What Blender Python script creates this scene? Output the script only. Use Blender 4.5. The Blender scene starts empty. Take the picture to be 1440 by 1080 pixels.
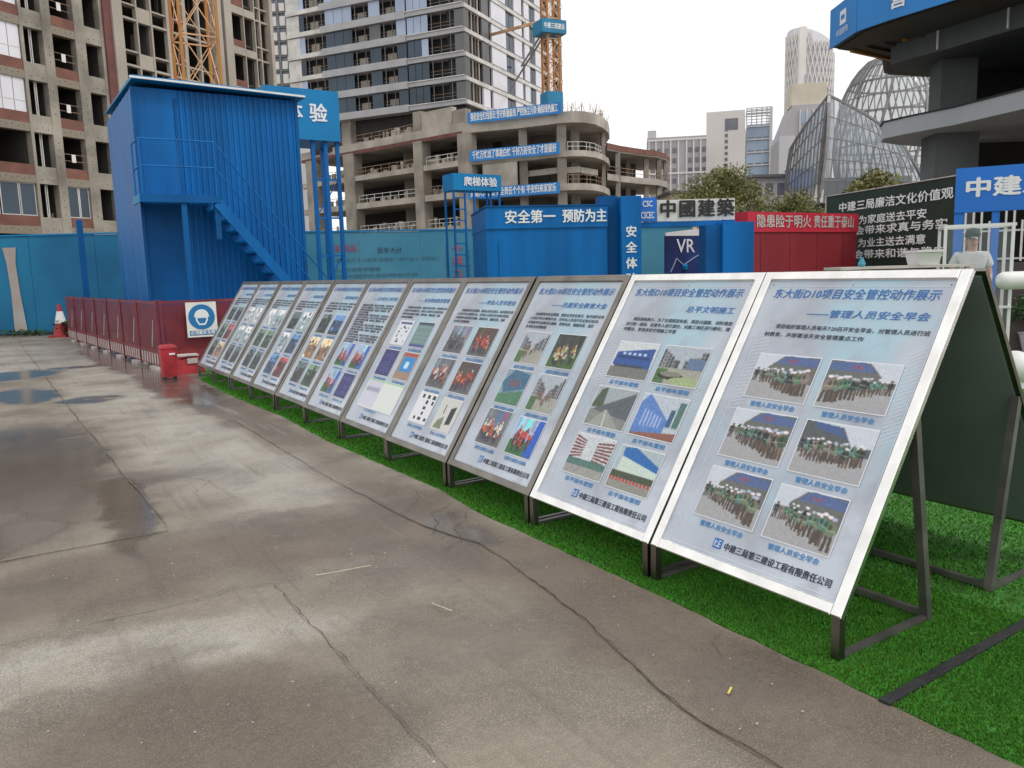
import bpy, math, random
import numpy as np
from mathutils import Matrix, Vector
rnd = random.Random(7)
SC = bpy.context.scene
COL = SC.collection
# ------------------------------------------------------------ camera, sky, sun, exposure
cd = bpy.data.cameras.new('camera'); cam = bpy.data.objects.new('camera', cd); COL.objects.link(cam)
PIT, ROL = math.radians(8.029), math.radians(-1.6817)
_F = Vector((0, math.cos(PIT), -math.sin(PIT))); _U = Vector((0, math.sin(PIT), math.cos(PIT))); _R = Vector((1, 0, 0))
_R2 = math.cos(ROL) * _R + math.sin(ROL) * _U; _U2 = -math.sin(ROL) * _R + math.cos(ROL) * _U
cam.matrix_world = Matrix(((_R2.x, _U2.x, -_F.x, 0), (_R2.y, _U2.y, -_F.y, 0), (_R2.z, _U2.z, -_F.z, 1.6), (0, 0, 0, 1)))
cd.sensor_width = 36; cd.lens = 36 * 1126.74 / 1440; cd.clip_start = .05; cd.clip_end = 3000
SC.camera = cam
SC.view_settings.view_transform = 'Standard'; SC.view_settings.look = 'None'
SC.view_settings.exposure = 0.12; SC.view_settings.gamma = 1; SC.view_settings.use_curve_mapping = False
wd = bpy.data.worlds.new('World'); SC.world = wd; wd.use_nodes = True
SUN_EL, SUN_AZ = math.radians(52), math.radians(118)      # azimuth clockwise from +Y
nt = wd.node_tree; nt.nodes.clear()
sky = nt.nodes.new('ShaderNodeTexSky'); sky.sky_type = 'NISHITA'; sky.sun_disc = False
sky.sun_elevation = SUN_EL; sky.sun_rotation = SUN_AZ; sky.dust_density = 4; sky.air_density = 1.2
hs = nt.nodes.new('ShaderNodeHueSaturation'); hs.inputs['Saturation'].default_value = .25
mx = nt.nodes.new('ShaderNodeMix'); mx.data_type = 'RGBA'; mx.inputs[0].default_value = .82
mx.inputs[7].default_value = (11.6, 11.55, 11.45, 1)        # even white cloud deck
bg = nt.nodes.new('ShaderNodeBackground'); bg.inputs[1].default_value = .1
wo = nt.nodes.new('ShaderNodeOutputWorld')
nt.links.new(sky.outputs[0], hs.inputs['Color']); nt.links.new(hs.outputs[0], mx.inputs[6])
nt.links.new(mx.outputs[2], bg.inputs[0]); nt.links.new(bg.outputs[0], wo.inputs[0])
sl = bpy.data.lights.new('sun', 'SUN'); sl.energy = .9; sl.angle = math.radians(14); sl.color = (1, .96, .9)
so = bpy.data.objects.new('sun', sl); COL.objects.link(so)
so.rotation_euler = (math.pi / 2 - SUN_EL, 0, -SUN_AZ + math.pi)   # light comes from the azimuth
_d = Vector((math.sin(SUN_AZ) * math.cos(SUN_EL), math.cos(SUN_AZ) * math.cos(SUN_EL), math.sin(SUN_EL)))
so.rotation_euler = _d.to_track_quat('Z', 'Y').to_euler()

# ------------------------------------------------------------ materials
MATS = {}
def mat(n, col, rough=.6, metal=0, var=.18, scale=1.5, bump=.0, bscale=40, col2=None, streak=0, spec=.5, grain=0):
    if n in MATS: return MATS[n]
    m = bpy.data.materials.new(n); m.use_nodes = True; t = m.node_tree; N = t.nodes; L = t.links
    b = N['Principled BSDF']; b.inputs['Roughness'].default_value = rough; b.inputs['Metallic'].default_value = metal
    b.inputs['Specular IOR Level'].default_value = spec
    g = N.new('ShaderNodeNewGeometry')
    nz = N.new('ShaderNodeTexNoise'); nz.inputs['Scale'].default_value = scale; nz.inputs['Detail'].default_value = 6
    src = g.outputs['Position']
    if streak:
        mp = N.new('ShaderNodeMapping'); mp.inputs['Scale'].default_value = (streak, streak, .25)
        L.new(src, mp.inputs[0]); L.new(mp.outputs[0], nz.inputs[0])
    else: L.new(src, nz.inputs[0])
    rp = N.new('ShaderNodeMapRange'); rp.inputs[1].default_value = .3; rp.inputs[2].default_value = .7
    L.new(nz.outputs[0], rp.inputs[0])
    mi = N.new('ShaderNodeMix'); mi.data_type = 'RGBA'; L.new(rp.outputs[0], mi.inputs[0])
    c2 = col2 if col2 else [min(1, c * (1 + var)) for c in col]
    mi.inputs[6].default_value = (*[c * (1 - var) for c in col], 1); mi.inputs[7].default_value = (*c2, 1)
    out = mi.outputs[2]
    if grain:
        n2 = N.new('ShaderNodeTexNoise'); n2.inputs['Scale'].default_value = bscale * 2; n2.inputs['Detail'].default_value = 3; L.new(src, n2.inputs[0])
        r2 = N.new('ShaderNodeMapRange'); r2.inputs[1].default_value = .3; r2.inputs[2].default_value = .7; r2.inputs[3].default_value = 1 - grain; r2.inputs[4].default_value = 1 + grain
        L.new(n2.outputs[0], r2.inputs[0])
        m2 = N.new('ShaderNodeVectorMath'); m2.operation = 'SCALE'; L.new(out, m2.inputs[0]); L.new(r2.outputs[0], m2.inputs['Scale']); out = m2.outputs[0]
    L.new(out, b.inputs['Base Color'])
    rr = N.new('ShaderNodeMapRange'); rr.inputs[3].default_value = max(.03, rough * .8); rr.inputs[4].default_value = min(1, rough * 1.2)
    L.new(nz.outputs[0], rr.inputs[0]); L.new(rr.outputs[0], b.inputs['Roughness'])
    if bump:
        nb = N.new('ShaderNodeTexNoise'); nb.inputs['Scale'].default_value = bscale; nb.inputs['Detail'].default_value = 5; L.new(src, nb.inputs[0])
        bp = N.new('ShaderNodeBump'); bp.inputs['Strength'].default_value = bump; bp.inputs['Distance'].default_value = .02
        L.new(nb.outputs[0], bp.inputs['Height']); L.new(bp.outputs[0], b.inputs['Normal'])
    MATS[n] = m; return m
def glass(n, tint, refl=.3, rough=.03, trans=.5):
    if n in MATS: return MATS[n]
    m = bpy.data.materials.new(n); m.use_nodes = True; t = m.node_tree; N = t.nodes; L = t.links
    b = N['Principled BSDF']; b.inputs['Base Color'].default_value = (*tint, 1); b.inputs['Roughness'].default_value = rough
    tr = N.new('ShaderNodeBsdfTransparent'); tr.inputs[0].default_value = (*[min(1, .6 + c) for c in tint], 1)
    ms = N.new('ShaderNodeMixShader'); ms.inputs[0].default_value = 1 - trans
    L.new(tr.outputs[0], ms.inputs[1]); L.new(b.outputs[0], ms.inputs[2]); L.new(ms.outputs[0], N['Material Output'].inputs[0])
    MATS[n] = m; return m

M_steel = mat('stainless_steel', (.86, .85, .83), .22, 1, .1, 9, .12, 160)
M_browngrey = mat('brown_grey_steel', (.23, .212, .19), .3, 1, .25, 5, .12, 160)  # darker, browner steel: frames from the third board on, and front legs
M_backpanel = mat('dark_green_sheet', (.19, .23, .22), .45, 0, .12, 2)
M_darksteel = mat('dull_steel', (.2, .19, .18), .4, .7, .25, 6)
M_blue = mat('blue_painted_steel', (.002, .126, .40), .45, 0, .24, .8, .35, 1.6, streak=2.5, spec=.2)
M_blued = mat('deep_blue_paint_and_shade', (.002, .090, .29), .55, 0, .15, 1.2, spec=.2)
M_bluelt = mat('light_blue_panel', (.003, .205, .47), .5, 0, .1, 1.0, spec=.3)
M_bluefence = mat('blue_hoarding_sheet', (.006, .13, .30), .6, 0, .22, .45, col2=(.015, .19, .36), spec=.3)
M_teal = mat('teal_hoarding_sheet', (.03, .23, .37), .6, 0, .15, .5, col2=(.07, .28, .40))
M_red = mat('red_painted_steel', (.24, .018, .026), .5, 0, .15, 1, streak=2)
M_redbright = mat('bright_red_print', (.52, .02, .045), .5, 0, .08, 1)
M_maroon = mat('maroon_fence_paint', (.20, .022, .03), .5, 0, .3, 3)
M_binred = mat('red_plastic', (.36, .02, .03), .5, 0, .35, 6, .1, 30)
M_white = mat('white_paint', (.74, .74, .73), .5, 0, .08, 3)
M_whited = mat('worn_white_paint', (.50, .45, .43), .6, 0, .2, 5)
M_txtwhite = mat('white_lettering', (.78, .80, .82), .5, 0, .05, 2)
M_txtblue = mat('blue_print', (.03, .16, .48), .5, 0, .1, 8)
M_txtdark = mat('dark_print', (.035, .04, .07), .5, 0, .1, 8)
M_txtcap = mat('caption_blue_print', (.05, .25, .55), .5, 0, .1, 8)
M_txtblack = mat('black_lettering', (.012, .012, .014), .4, 0, .1, 2)
M_txtred = mat('red_print', (.34, .09, .16), .5, 0, .1, 2)
M_pod = mat('podium_concrete', (.30, .272, .235), .85, 0, .32, .4, .2, 6, grain=.1)
M_pod2 = mat('podium_slab_concrete', (.40, .365, .32), .85, 0, .3, .35, .2, 6, grain=.1)
M_podd = mat('podium_dark_infill', (.16, .145, .13), .9, 0, .3, .3)
M_conc = mat('raw_concrete', (.29, .265, .225), .85, 0, .42, .5, .2, 8, grain=.15)
M_conc2 = mat('pale_concrete', (.40, .36, .31), .85, 0, .2, .25, .2, 6, grain=.1)
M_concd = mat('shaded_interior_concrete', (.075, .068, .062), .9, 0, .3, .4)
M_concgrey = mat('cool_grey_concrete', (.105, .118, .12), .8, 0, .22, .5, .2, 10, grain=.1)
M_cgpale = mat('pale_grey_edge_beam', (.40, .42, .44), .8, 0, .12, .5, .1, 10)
M_beam = mat('ochre_stained_concrete', (.38, .32, .24), .85, 0, .35, .6, .2, 8, col2=(.27, .24, .20), grain=.12)
M_brick = mat('red_brown_brick', (.19, .085, .065), .85, 0, .25, .9, .3, 12, grain=.25)
M_redstrip = mat('brown_red_strip', (.15, .06, .055), .85, 0, .3, .8)
M_dark = mat('dark_opening', (.025, .024, .024), .8, 0, .4, 1)  # near-black: shade inside openings painted in; also holes and slab lip
M_rust = mat('rusty_pipe', (.30, .20, .13), .7, .2, .35, 3)
M_orange = mat('crane_orange', (.60, .30, .04), .55, 0, .3, 1.2, col2=(.42, .14, .04))
M_orange2 = mat('crane_faded_orange', (.62, .36, .20), .6, 0, .25, .8)
M_gdark = mat('dark_blue_glass', (.03, .055, .085), .08, 0, .5, .15, 0, 4, spec=.5)
M_glt = mat('painted_sky_glass', (.38, .46, .62), .25, 0, .2, .2)  # upper panes: pale sky reflection painted into the colour
M_ggrey = mat('grey_cladding', (.13, .135, .14), .5, 0, .15, .4)
M_wpanel = mat('white_cladding', (.74, .74, .80), .5, 0, .06, .3)
M_band = mat('grey_band_cladding', (.40, .40, .42), .5, 0, .12, .5, .1, 3)
M_bandw = mat('pale_trim', (.62, .60, .58), .5, 0, .2, .8)
M_farwhite = mat('far_white_wall', (.72, .69, .67), .8, 0, .08, .1)  # far walls, glass and windows: colours paled to paint in distance haze
M_fargrey = mat('far_grey_wall', (.42, .41, .44), .8, 0, .12, .1)
M_fargrey2 = mat('far_pale_grey_wall', (.55, .55, .58), .8, 0, .1, .1)
M_farglass = mat('far_blue_glass', (.30, .38, .50), .15, 0, .3, .1)
M_farwin = mat('far_dark_window', (.16, .17, .20), .2, 0, .3, .3)
M_cream = mat('cream_wall', (.62, .56, .46), .8, 0, .1, .4)
M_bark = mat('bark', (.10, .07, .05), .9, 0, .3, 5, .3, 20)
M_leaf = mat('yellow_green_leaf', (.11, .15, .04), .6, 0, .5, 1.0, col2=(.27, .26, .09))
M_leafd = mat('deep_green_leaf', (.035, .085, .022), .6, 0, .5, 3)
M_navy = mat('navy_printed_sheet', (.012, .016, .09), .5, 0, .5, .8, col2=(.02, .05, .22))
M_greenboard = mat('black_green_board', (.010, .030, .018), .5, 0, .4, .6)
M_gate = mat('bright_blue_banner', (.006, .16, .62), .5, 0, .08, 1.5, .15, 6)
M_banner = mat('banner_cloth', (.02, .22, .60), .6, 0, .12, .6, .2, 3)
M_cyanpanel = mat('cyan_panel', (.01, .19, .36), .55, 0, .2, .3)
M_crate = mat('white_plastic_crate', (.66, .66, .64), .5, 0, .08, 6)
M_black = mat('black_rubber', (.02, .02, .022), .55, 0, .4, 8, .3, 60)
M_crackm = mat('crack_dirt', (.115, .095, .075), .95, 0, .4, 20)
M_straw = mat('straw', (.62, .55, .40), .8, 0, .2, 30)
M_skin = mat('skin', (.52, .30, .23), .5, 0, .06, 10)
M_shirt = mat('white_shirt', (.62, .63, .64), .85, 0, .1, 12, .3, 30)
M_trouser = mat('dark_trousers', (.03, .035, .05), .9, 0, .2, 12)
M_hair = mat('dark_green_cap', (.02, .045, .035), .8, 0, .3, 20)
M_formwork = mat('formwork_plywood', (.12, .075, .04), .8, 0, .5, .7, col2=(.06, .075, .06))
M_pglass = glass('clear_glass', (.45, .52, .55), trans=.9)
M_net = glass('pale_net', (.8, .8, .76), trans=.22, rough=.7)
M_domeglass = glass('grey_dome_glass', (.5, .53, .56), trans=.62, rough=.06)
M_sailglass = glass('dark_sail_glass', (.30, .34, .38), trans=.45, rough=.06)
M_mull = mat('grey_mullion', (.22, .22, .23), .5, .3, .2, 1)
M_mulldark = mat('brown_mullion', (.12, .11, .11), .5, .3, .2, 1)

# vertex-colour material for printed photographs
M_photo = bpy.data.materials.new('printed_photo'); M_photo.use_nodes = True
_n = M_photo.node_tree.nodes.new('ShaderNodeAttribute'); _n.attribute_name = 'print'
_b = M_photo.node_tree.nodes['Principled BSDF']; _b.inputs['Roughness'].default_value = .35
M_photo.node_tree.links.new(_n.outputs['Color'], _b.inputs['Base Color'])

# ------------------------------------------------------------ geometry helpers
I4 = Matrix.Identity(4)
PM = {}
def T(x, y, z): return Matrix.Translation((x, y, z))
def RX(a): return Matrix.Rotation(math.radians(a), 4, 'X')
def RZ(a): return Matrix.Rotation(math.radians(a), 4, 'Z')
def frame(px, py, hd, z=0): return T(px, py, z) @ RZ(90 - hd)          # x to the right along heading, y away, z up
A0 = 32.264
SITE = RZ(A0)                                                          # site grid: x = v, y = u
def site(v, u, z=0): return SITE @ T(v, u, z)

class MB:
    def __init__(s, M=I4): s.M = M; s.v = []; s.f = []
    def add(s, vs, fs):
        n = len(s.v); s.v += [s.M @ Vector(p) for p in vs]; s.f += [[i + n for i in f] for f in fs]; return s
    def box(s, x0, x1, y0, y1, z0, z1):
        return s.add([(x0, y0, z0), (x1, y0, z0), (x1, y1, z0), (x0, y1, z0), (x0, y0, z1), (x1, y0, z1), (x1, y1, z1), (x0, y1, z1)],
                     [(0, 3, 2, 1), (4, 5, 6, 7), (0, 1, 5, 4), (1, 2, 6, 5), (2, 3, 7, 6), (3, 0, 4, 7)])
    def beam(s, p, q, w, h=None):
        h = h or w; p = Vector(p); q = Vector(q); d = (q - p).normalized()
        u = Vector((0, 0, 1)) if abs(d.z) < .95 else Vector((0, 1, 0))
        a = d.cross(u).normalized() * w / 2; b = a.cross(d).normalized() * h / 2
        vs = [p - a - b, p + a - b, p + a + b, p - a + b, q - a - b, q + a - b, q + a + b, q - a + b]
        return s.add(vs, [(0, 1, 2, 3), (7, 6, 5, 4), (0, 4, 5, 1), (1, 5, 6, 2), (2, 6, 7, 3), (3, 7, 4, 0)])
    def tube(s, p, q, r, n=8, r2=None):
        p = Vector(p); q = Vector(q); d = (q - p).normalized(); r2 = r if r2 is None else r2
        u = Vector((0, 0, 1)) if abs(d.z) < .95 else Vector((0, 1, 0))
        a = d.cross(u).normalized(); b = a.cross(d).normalized(); vs = []
        for c, rr in ((p, r), (q, r2)):
            for k in range(n):
                t = 2 * math.pi * k / n; vs.append(c + a * math.cos(t) * rr + b * math.sin(t) * rr)
        fs = [(k, (k + 1) % n, n + (k + 1) % n, n + k) for k in range(n)] + [tuple(range(n - 1, -1, -1)), tuple(range(n, 2 * n))]
        return s.add(vs, fs)
    def prism(s, poly, z0, z1):
        n = len(poly); vs = [(x, y, z0) for x, y in poly] + [(x, y, z1) for x, y in poly]
        fs = [(k, (k + 1) % n, n + (k + 1) % n, n + k) for k in range(n)] + [tuple(range(n - 1, -1, -1)), tuple(range(n, 2 * n))]
        return s.add(vs, fs)
    def quad(s, a, b, c, d): return s.add([a, b, c, d], [(0, 1, 2, 3)])
    def corr(s, x0, x1, z0, z1, y, pitch=.2, dep=.03):               # ribbed sheet with trapezoid ribs
        n = max(1, round((x1 - x0) / pitch)); p = (x1 - x0) / n; pr = []
        for k in range(n):
            a = x0 + k * p; pr += [(a, y), (a + .30 * p, y), (a + .42 * p, y - dep), (a + .88 * p, y - dep)]
        pr.append((x1, y)); m = len(pr)
        vs = [(a, b, z0) for a, b in pr] + [(a, b, z1) for a, b in pr] + [(a, y + .03, z0) for a, b in pr] + [(a, y + .03, z1) for a, b in pr]
        fs = [(k, k + 1, m + k + 1, m + k) for k in range(m - 1)] + [(2 * m + k + 1, 2 * m + k, 3 * m + k, 3 * m + k + 1) for k in range(m - 1)]
        fs += [(m + k, m + k + 1, 3 * m + k + 1, 3 * m + k) for k in range(m - 1)] + [(k + 1, k, 2 * m + k, 2 * m + k + 1) for k in range(m - 1)]
        return s.add(vs, fs)
    def lathe(s, prof, c=(0, 0, 0), n=16):
        vs = []; m = len(prof)
        for r, z in prof:
            for k in range(n):
                t = 2 * math.pi * k / n; vs.append((c[0] + r * math.cos(t), c[1] + r * math.sin(t), c[2] + z))
        fs = [(j * n + k, j * n + (k + 1) % n, (j + 1) * n + (k + 1) % n, (j + 1) * n + k) for j in range(m - 1) for k in range(n)]
        fs += [tuple(range(n - 1, -1, -1)), tuple((m - 1) * n + k for k in range(n))]
        return s.add(vs, fs)
    def build(s, name, m, parent=None, smooth=False, **kw):
        me = bpy.data.meshes.new(name); o = bpy.data.objects.new(name, me); COL.objects.link(o)
        if parent is not None:
            Mi = PM[parent.name].inverted(); o.parent = parent; PM[o.name] = PM[parent.name]
        else:
            xs = [v.x for v in s.v]; ys = [v.y for v in s.v]
            c = Vector(((min(xs) + max(xs)) / 2, (min(ys) + max(ys)) / 2, min(v.z for v in s.v)))
            Mo = Matrix.Translation(c); o.matrix_world = Mo; PM[o.name] = Mo; Mi = Mo.inverted()
        me.from_pydata([tuple(Mi @ v) for v in s.v], [], s.f); me.materials.append(m)
        if smooth: me.polygons.foreach_set('use_smooth', [True] * len(me.polygons))
        me.update(); setp(o, **kw); return o
def setp(o, label=None, cat=None, group=None, kind=None):
    if label: o['label'] = label
    if cat: o['category'] = cat
    if group: o['group'] = group
    if kind: o['kind'] = kind
def thing(name, label, cat, M, group=None):
    o = bpy.data.objects.new(name, None); COL.objects.link(o); o.empty_display_size = .2
    o.matrix_world = M; PM[o.name] = M.copy(); setp(o, label, cat, group); return o
def inst(name, me, parent, Mw, label=None):                             # a piece that shares its mesh
    o = bpy.data.objects.new(name, me); COL.objects.link(o); o.parent = parent
    o.matrix_local = PM[parent.name].inverted() @ Mw; PM[o.name] = Mw.copy()
    if label: o['label'] = label
    return o
_bm = {}
def boxmesh(w, d, h, m, name='piece'):                                   # corner at origin: x 0..w, y 0..d, z 0..h
    k = (round(w, 3), round(d, 3), round(h, 3), m.name)
    if k not in _bm:
        me = bpy.data.meshes.new(name); b = MB().box(0, w, 0, d, 0, h)
        me.from_pydata([tuple(v) for v in b.v], [], b.f); me.materials.append(m); _bm[k] = me
    return _bm[k]
def pbox(name, F, x0, x1, y0, y1, z0, z1, m, parent):
    return inst(name, boxmesh(x1 - x0, y1 - y0, z1 - z0, m, name), parent, F @ T(x0, y0, z0))
_tx = {}
def textmesh(s, size, bold, shear, align, fit, sp):
    k = (s, size, bold, shear, align, fit, sp)
    if k in _tx: return _tx[k]
    c = bpy.data.curves.new('lettering', 'FONT'); c.body = s; c.size = size; c.resolution_u = 2
    c.shear = shear; c.align_x = align; c.align_y = 'CENTER'; c.space_character = sp
    o = bpy.data.objects.new('lettering', c); COL.objects.link(o)
    me = bpy.data.meshes.new_from_object(o.evaluated_get(bpy.context.evaluated_depsgraph_get()))
    bpy.data.objects.remove(o); bpy.data.curves.remove(c)
    vs = [tuple(v.co) for v in me.vertices]; fs = [tuple(p.vertices) for p in me.polygons]
    if fit and vs:
        x0 = min(v[0] for v in vs); x1 = max(v[0] for v in vs); kx = fit / (x1 - x0)
        ref = {'LEFT': x0, 'CENTER': (x0 + x1) / 2, 'RIGHT': x1}[align]
        vs = [((v[0] - ref) * kx, v[1], 0) for v in vs]
    bpy.data.meshes.remove(me); _tx[k] = (vs, fs); return _tx[k]
def text(s, size, m, parent, M, align='CENTER', bold=0, shear=0, fit=None, sp=1, name='lettering', mb=None):
    vs, fs = textmesh(s, size, bold, shear, align, fit, sp)
    b = mb or MB(); M0 = b.M; b.M = M; b.add(vs, fs)
    if bold:                                              # heavier strokes: nudged copies, each a hair above the last
        d = bold * size
        for k, (dx, dy) in enumerate(((d, .0), (-d, .0), (0, d * .7), (0, -d * .7))): b.add([(v[0] + dx, v[1] + dy, .00025 * (k + 1)) for v in vs], fs)
    b.M = M0
    return None if mb else b.build(name, m, parent)
def ftext(s, F, x, z, size, m, parent, y=-.02, **kw): return text(s, size, m, parent, F @ T(x, y, z) @ RX(90), **kw)

# ------------------------------------------------------------ ground
def ground_material():
    m = bpy.data.materials.new('wet_concrete'); m.use_nodes = True; t = m.node_tree; N = t.nodes; L = t.links; b = N['Principled BSDF']
    g = N.new('ShaderNodeNewGeometry'); mp = N.new('ShaderNodeMapping'); mp.inputs['Rotation'].default_value = (0, 0, -math.radians(A0))
    L.new(g.outputs['Position'], mp.inputs[0])
    def noise(sc, det=5, src=None, rough=.5):
        n = N.new('ShaderNodeTexNoise'); n.inputs['Scale'].default_value = sc; n.inputs['Detail'].default_value = det; n.inputs['Roughness'].default_value = rough
        L.new(src or mp.outputs[0], n.inputs[0]); return n
    dn = noise(1.1, 6); d2 = N.new('ShaderNodeVectorMath'); d2.operation = 'MULTIPLY_ADD'
    L.new(dn.outputs['Color'], d2.inputs[0]); d2.inputs[1].default_value = (.9, .9, 0); L.new(mp.outputs[0], d2.inputs[2])
    sb = N.new('ShaderNodeVectorMath'); sb.operation = 'SUBTRACT'; L.new(d2.outputs[0], sb.inputs[0]); sb.inputs[1].default_value = (.45, .45, 0)
    P = sb.outputs[0]
    def ell(v, u, rv, ru, soft=.35):
        a = N.new('ShaderNodeVectorMath'); a.operation = 'SUBTRACT'; L.new(P, a.inputs[0]); a.inputs[1].default_value = (v, u, 0)
        c = N.new('ShaderNodeVectorMath'); c.operation = 'MULTIPLY'; L.new(a.outputs[0], c.inputs[0]); c.inputs[1].default_value = (1 / rv, 1 / ru, 0)
        l = N.new('ShaderNodeVectorMath'); l.operation = 'LENGTH'; L.new(c.outputs[0], l.inputs[0])
        r = N.new('ShaderNodeMapRange'); r.interpolation_type = 'SMOOTHSTEP'; r.inputs[1].default_value = 1 - soft; r.inputs[2].default_value = 1 + soft
        r.inputs[3].default_value = 1; r.inputs[4].default_value = 0; L.new(l.outputs['Value'], r.inputs[0]); return r.outputs[0]
    def mth(op, a, c=None):
        n = N.new('ShaderNodeMath'); n.operation = op; n.use_clamp = op != 'MULTIPLY' or True
        for i, q in enumerate((a, c)):
            if q is None: continue
            if isinstance(q, (int, float)): n.inputs[i].default_value = q
            else: L.new(q, n.inputs[i])
        return n.outputs[0]
    def mix(f, a, c):
        n = N.new('ShaderNodeMix'); n.data_type = 'RGBA'
        if isinstance(f, float): n.inputs[0].default_value = f
        else: L.new(f, n.inputs[0])
        for i, q in ((6, a), (7, c)):
            if isinstance(q, tuple): n.inputs[i].default_value = (*q, 1)
            else: L.new(q, n.inputs[i])
        return n.outputs[2]
    def mr(src, a, c, d=0, e=1):
        r = N.new('ShaderNodeMapRange'); r.inputs[1].default_value = a; r.inputs[2].default_value = c; r.inputs[3].default_value = d; r.inputs[4].default_value = e
        L.new(src, r.inputs[0]); return r.outputs[0]
    big = mr(noise(.55, 5).outputs[0], .35, .65); mid = mr(noise(2.6, 6, None, .6).outputs[0], .35, .68)
    col = mix(big, (.198, .168, .128), (.275, .240, .190))
    col = mix(mth('MULTIPLY', mid, .45), col, (.275, .24, .195))
    mxm = lambda *a: (a[0] if len(a) == 1 else mth('MAXIMUM', a[0], mxm(*a[1:])))
    dry = mxm(ell(1.5, 8.0, .55, 3.2), ell(1.35, 14.5, .6, 6), ell(.2, 21, 2.2, 4), ell(.35, 3.6, .9, .32), ell(1.8, 6.3, .5, 1.3))
    dmod = mr(noise(1.6, 5).outputs[0], .3, .6)
    col = mix(mth('MULTIPLY', mth('MULTIPLY', dry, mr(dmod, 0, 1, .35, 1)), .85), col, (.42, .395, .345))
    brown = mxm(ell(1.6, 4.7, .8, .5), ell(-.1, 4.75, 1.2, .5), ell(-.2, 6.8, .9, 1.4), ell(2.25, 3, .35, 4), ell(.35, 2.75, .7, .45), ell(2.3, 11, .35, 4))
    col = mix(mth('MULTIPLY', brown, .7), col, (.135, .10, .075))
    stain = mxm(ell(.1, 2.72, 1.15, .62, .10), ell(1.55, 5.0, 1.1, .35, .15), ell(.25, 8.2, .42, 2.2, .12))
    col = mix(mth('MULTIPLY', stain, .42), col, (.125, .10, .074))
    wet = mxm(ell(2.15, 13.5, .45, 3.2), ell(1.95, 20, .5, 5), ell(-.05, 8.3, .75, 2.3), ell(.95, 12.4, .35, .45), ell(.2, 13.5, .5, 1.0), ell(.0, 16.8, .8, .9), ell(1.2, 17.5, .6, .3), ell(.62, 6.2, .16, 1.3), ell(-.3, 5.9, .6, .4), ell(2.33, 4.35, .16, .35))
    wetm = mth('MAXIMUM', mth('MULTIPLY', wet, mr(noise(1.3, 4).outputs[0], .30, .42, .30, 1)), mr(noise(.8, 6, None, .6).outputs[0], .52, .60, 0, .42))
    col = mix(mth('MULTIPLY', wetm, .72), col, (.095, .08, .07))
    damp = mr(noise(.8, 6, None, .6).outputs[0], .5, .68)
    col = mix(mth('MULTIPLY', damp, .4), col, (.115, .092, .072))
    ms_ = N.new('ShaderNodeMapping'); ms_.inputs['Scale'].default_value = (9, .42, 1); L.new(mp.outputs[0], ms_.inputs[0])
    stk = mr(noise(1.0, 7, ms_.outputs[0], .65).outputs[0], .54, .66); sto = ell(1.9, 9.5, .7, 4.5)
    col = mix(mth('MULTIPLY', mth('MULTIPLY', stk, sto), .5), col, (.38, .35, .30))
    stk2 = mr(noise(1.7, 6, ms_.outputs[0], .6).outputs[0], .56, .64)
    col = mix(mth('MULTIPLY', stk2, .22), col, (.10, .08, .065))
    vo = N.new('ShaderNodeTexVoronoi'); vo.inputs['Scale'].default_value = 95; L.new(mp.outputs[0], vo.inputs[0])
    peb = mr(vo.outputs['Distance'], .1, .45, 1.35, .78); gr = mr(noise(150, 2).outputs[0], .3, .7, .72, 1.28); g2 = mr(noise(24, 4, None, .7).outputs[0], .3, .7, .88, 1.12)
    expo = mr(noise(1.9, 5).outputs[0], .42, .58, .2, 1)
    pm = N.new('ShaderNodeMix'); pm.data_type = 'FLOAT'; L.new(expo, pm.inputs[0]); pm.inputs[2].default_value = 1; L.new(peb, pm.inputs[3])
    k = N.new('ShaderNodeMath'); k.operation = 'MULTIPLY'; L.new(gr, k.inputs[0]); L.new(pm.outputs[0], k.inputs[1])
    k2 = N.new('ShaderNodeMath'); k2.operation = 'MULTIPLY'; L.new(k.outputs[0], k2.inputs[0]); L.new(g2, k2.inputs[1])
    sc = N.new('ShaderNodeVectorMath'); sc.operation = 'SCALE'; L.new(col, sc.inputs[0]); L.new(k2.outputs[0], sc.inputs['Scale'])
    L.new(sc.outputs[0], b.inputs['Base Color'])
    ro = N.new('ShaderNodeMapRange'); L.new(wetm, ro.inputs[0]); ro.inputs[1].default_value = .25; ro.inputs[2].default_value = .8; ro.inputs[3].default_value = .50; ro.inputs[4].default_value = .13
    L.new(ro.outputs[0], b.inputs['Roughness'])
    bh = mth('MULTIPLY', peb, expo); bs = mr(wetm, .2, .7, .35, .02)
    bu = N.new('ShaderNodeBump'); bu.inputs['Distance'].default_value = .006; L.new(bs, bu.inputs['Strength']); L.new(k.outputs[0], bu.inputs['Height'])
    L.new(bu.outputs[0], b.inputs['Normal']); return m
M_ground = ground_material()
MB().box(-600, 600, -300, 900, -.5, 0).build('ground', M_ground, kind='structure')
def jag(pts, seg=.12, amp=.02, closed=False, seed=1):
    r = random.Random(seed); out = []; n = len(pts)
    for k in range(n if closed else n - 1):
        a = Vector(pts[k]); b = Vector(pts[(k + 1) % n]); m = max(1, int((b - a).length / seg)); nn = Vector((-(b - a).y, (b - a).x)).normalized()
        for j in range(m):
            p = a.lerp(b, j / m) + (nn * r.uniform(-amp, amp) if (j or closed) else Vector((0, 0))); out.append((p.x, p.y))
    if not closed: out.append(tuple(pts[-1]))
    return out
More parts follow.
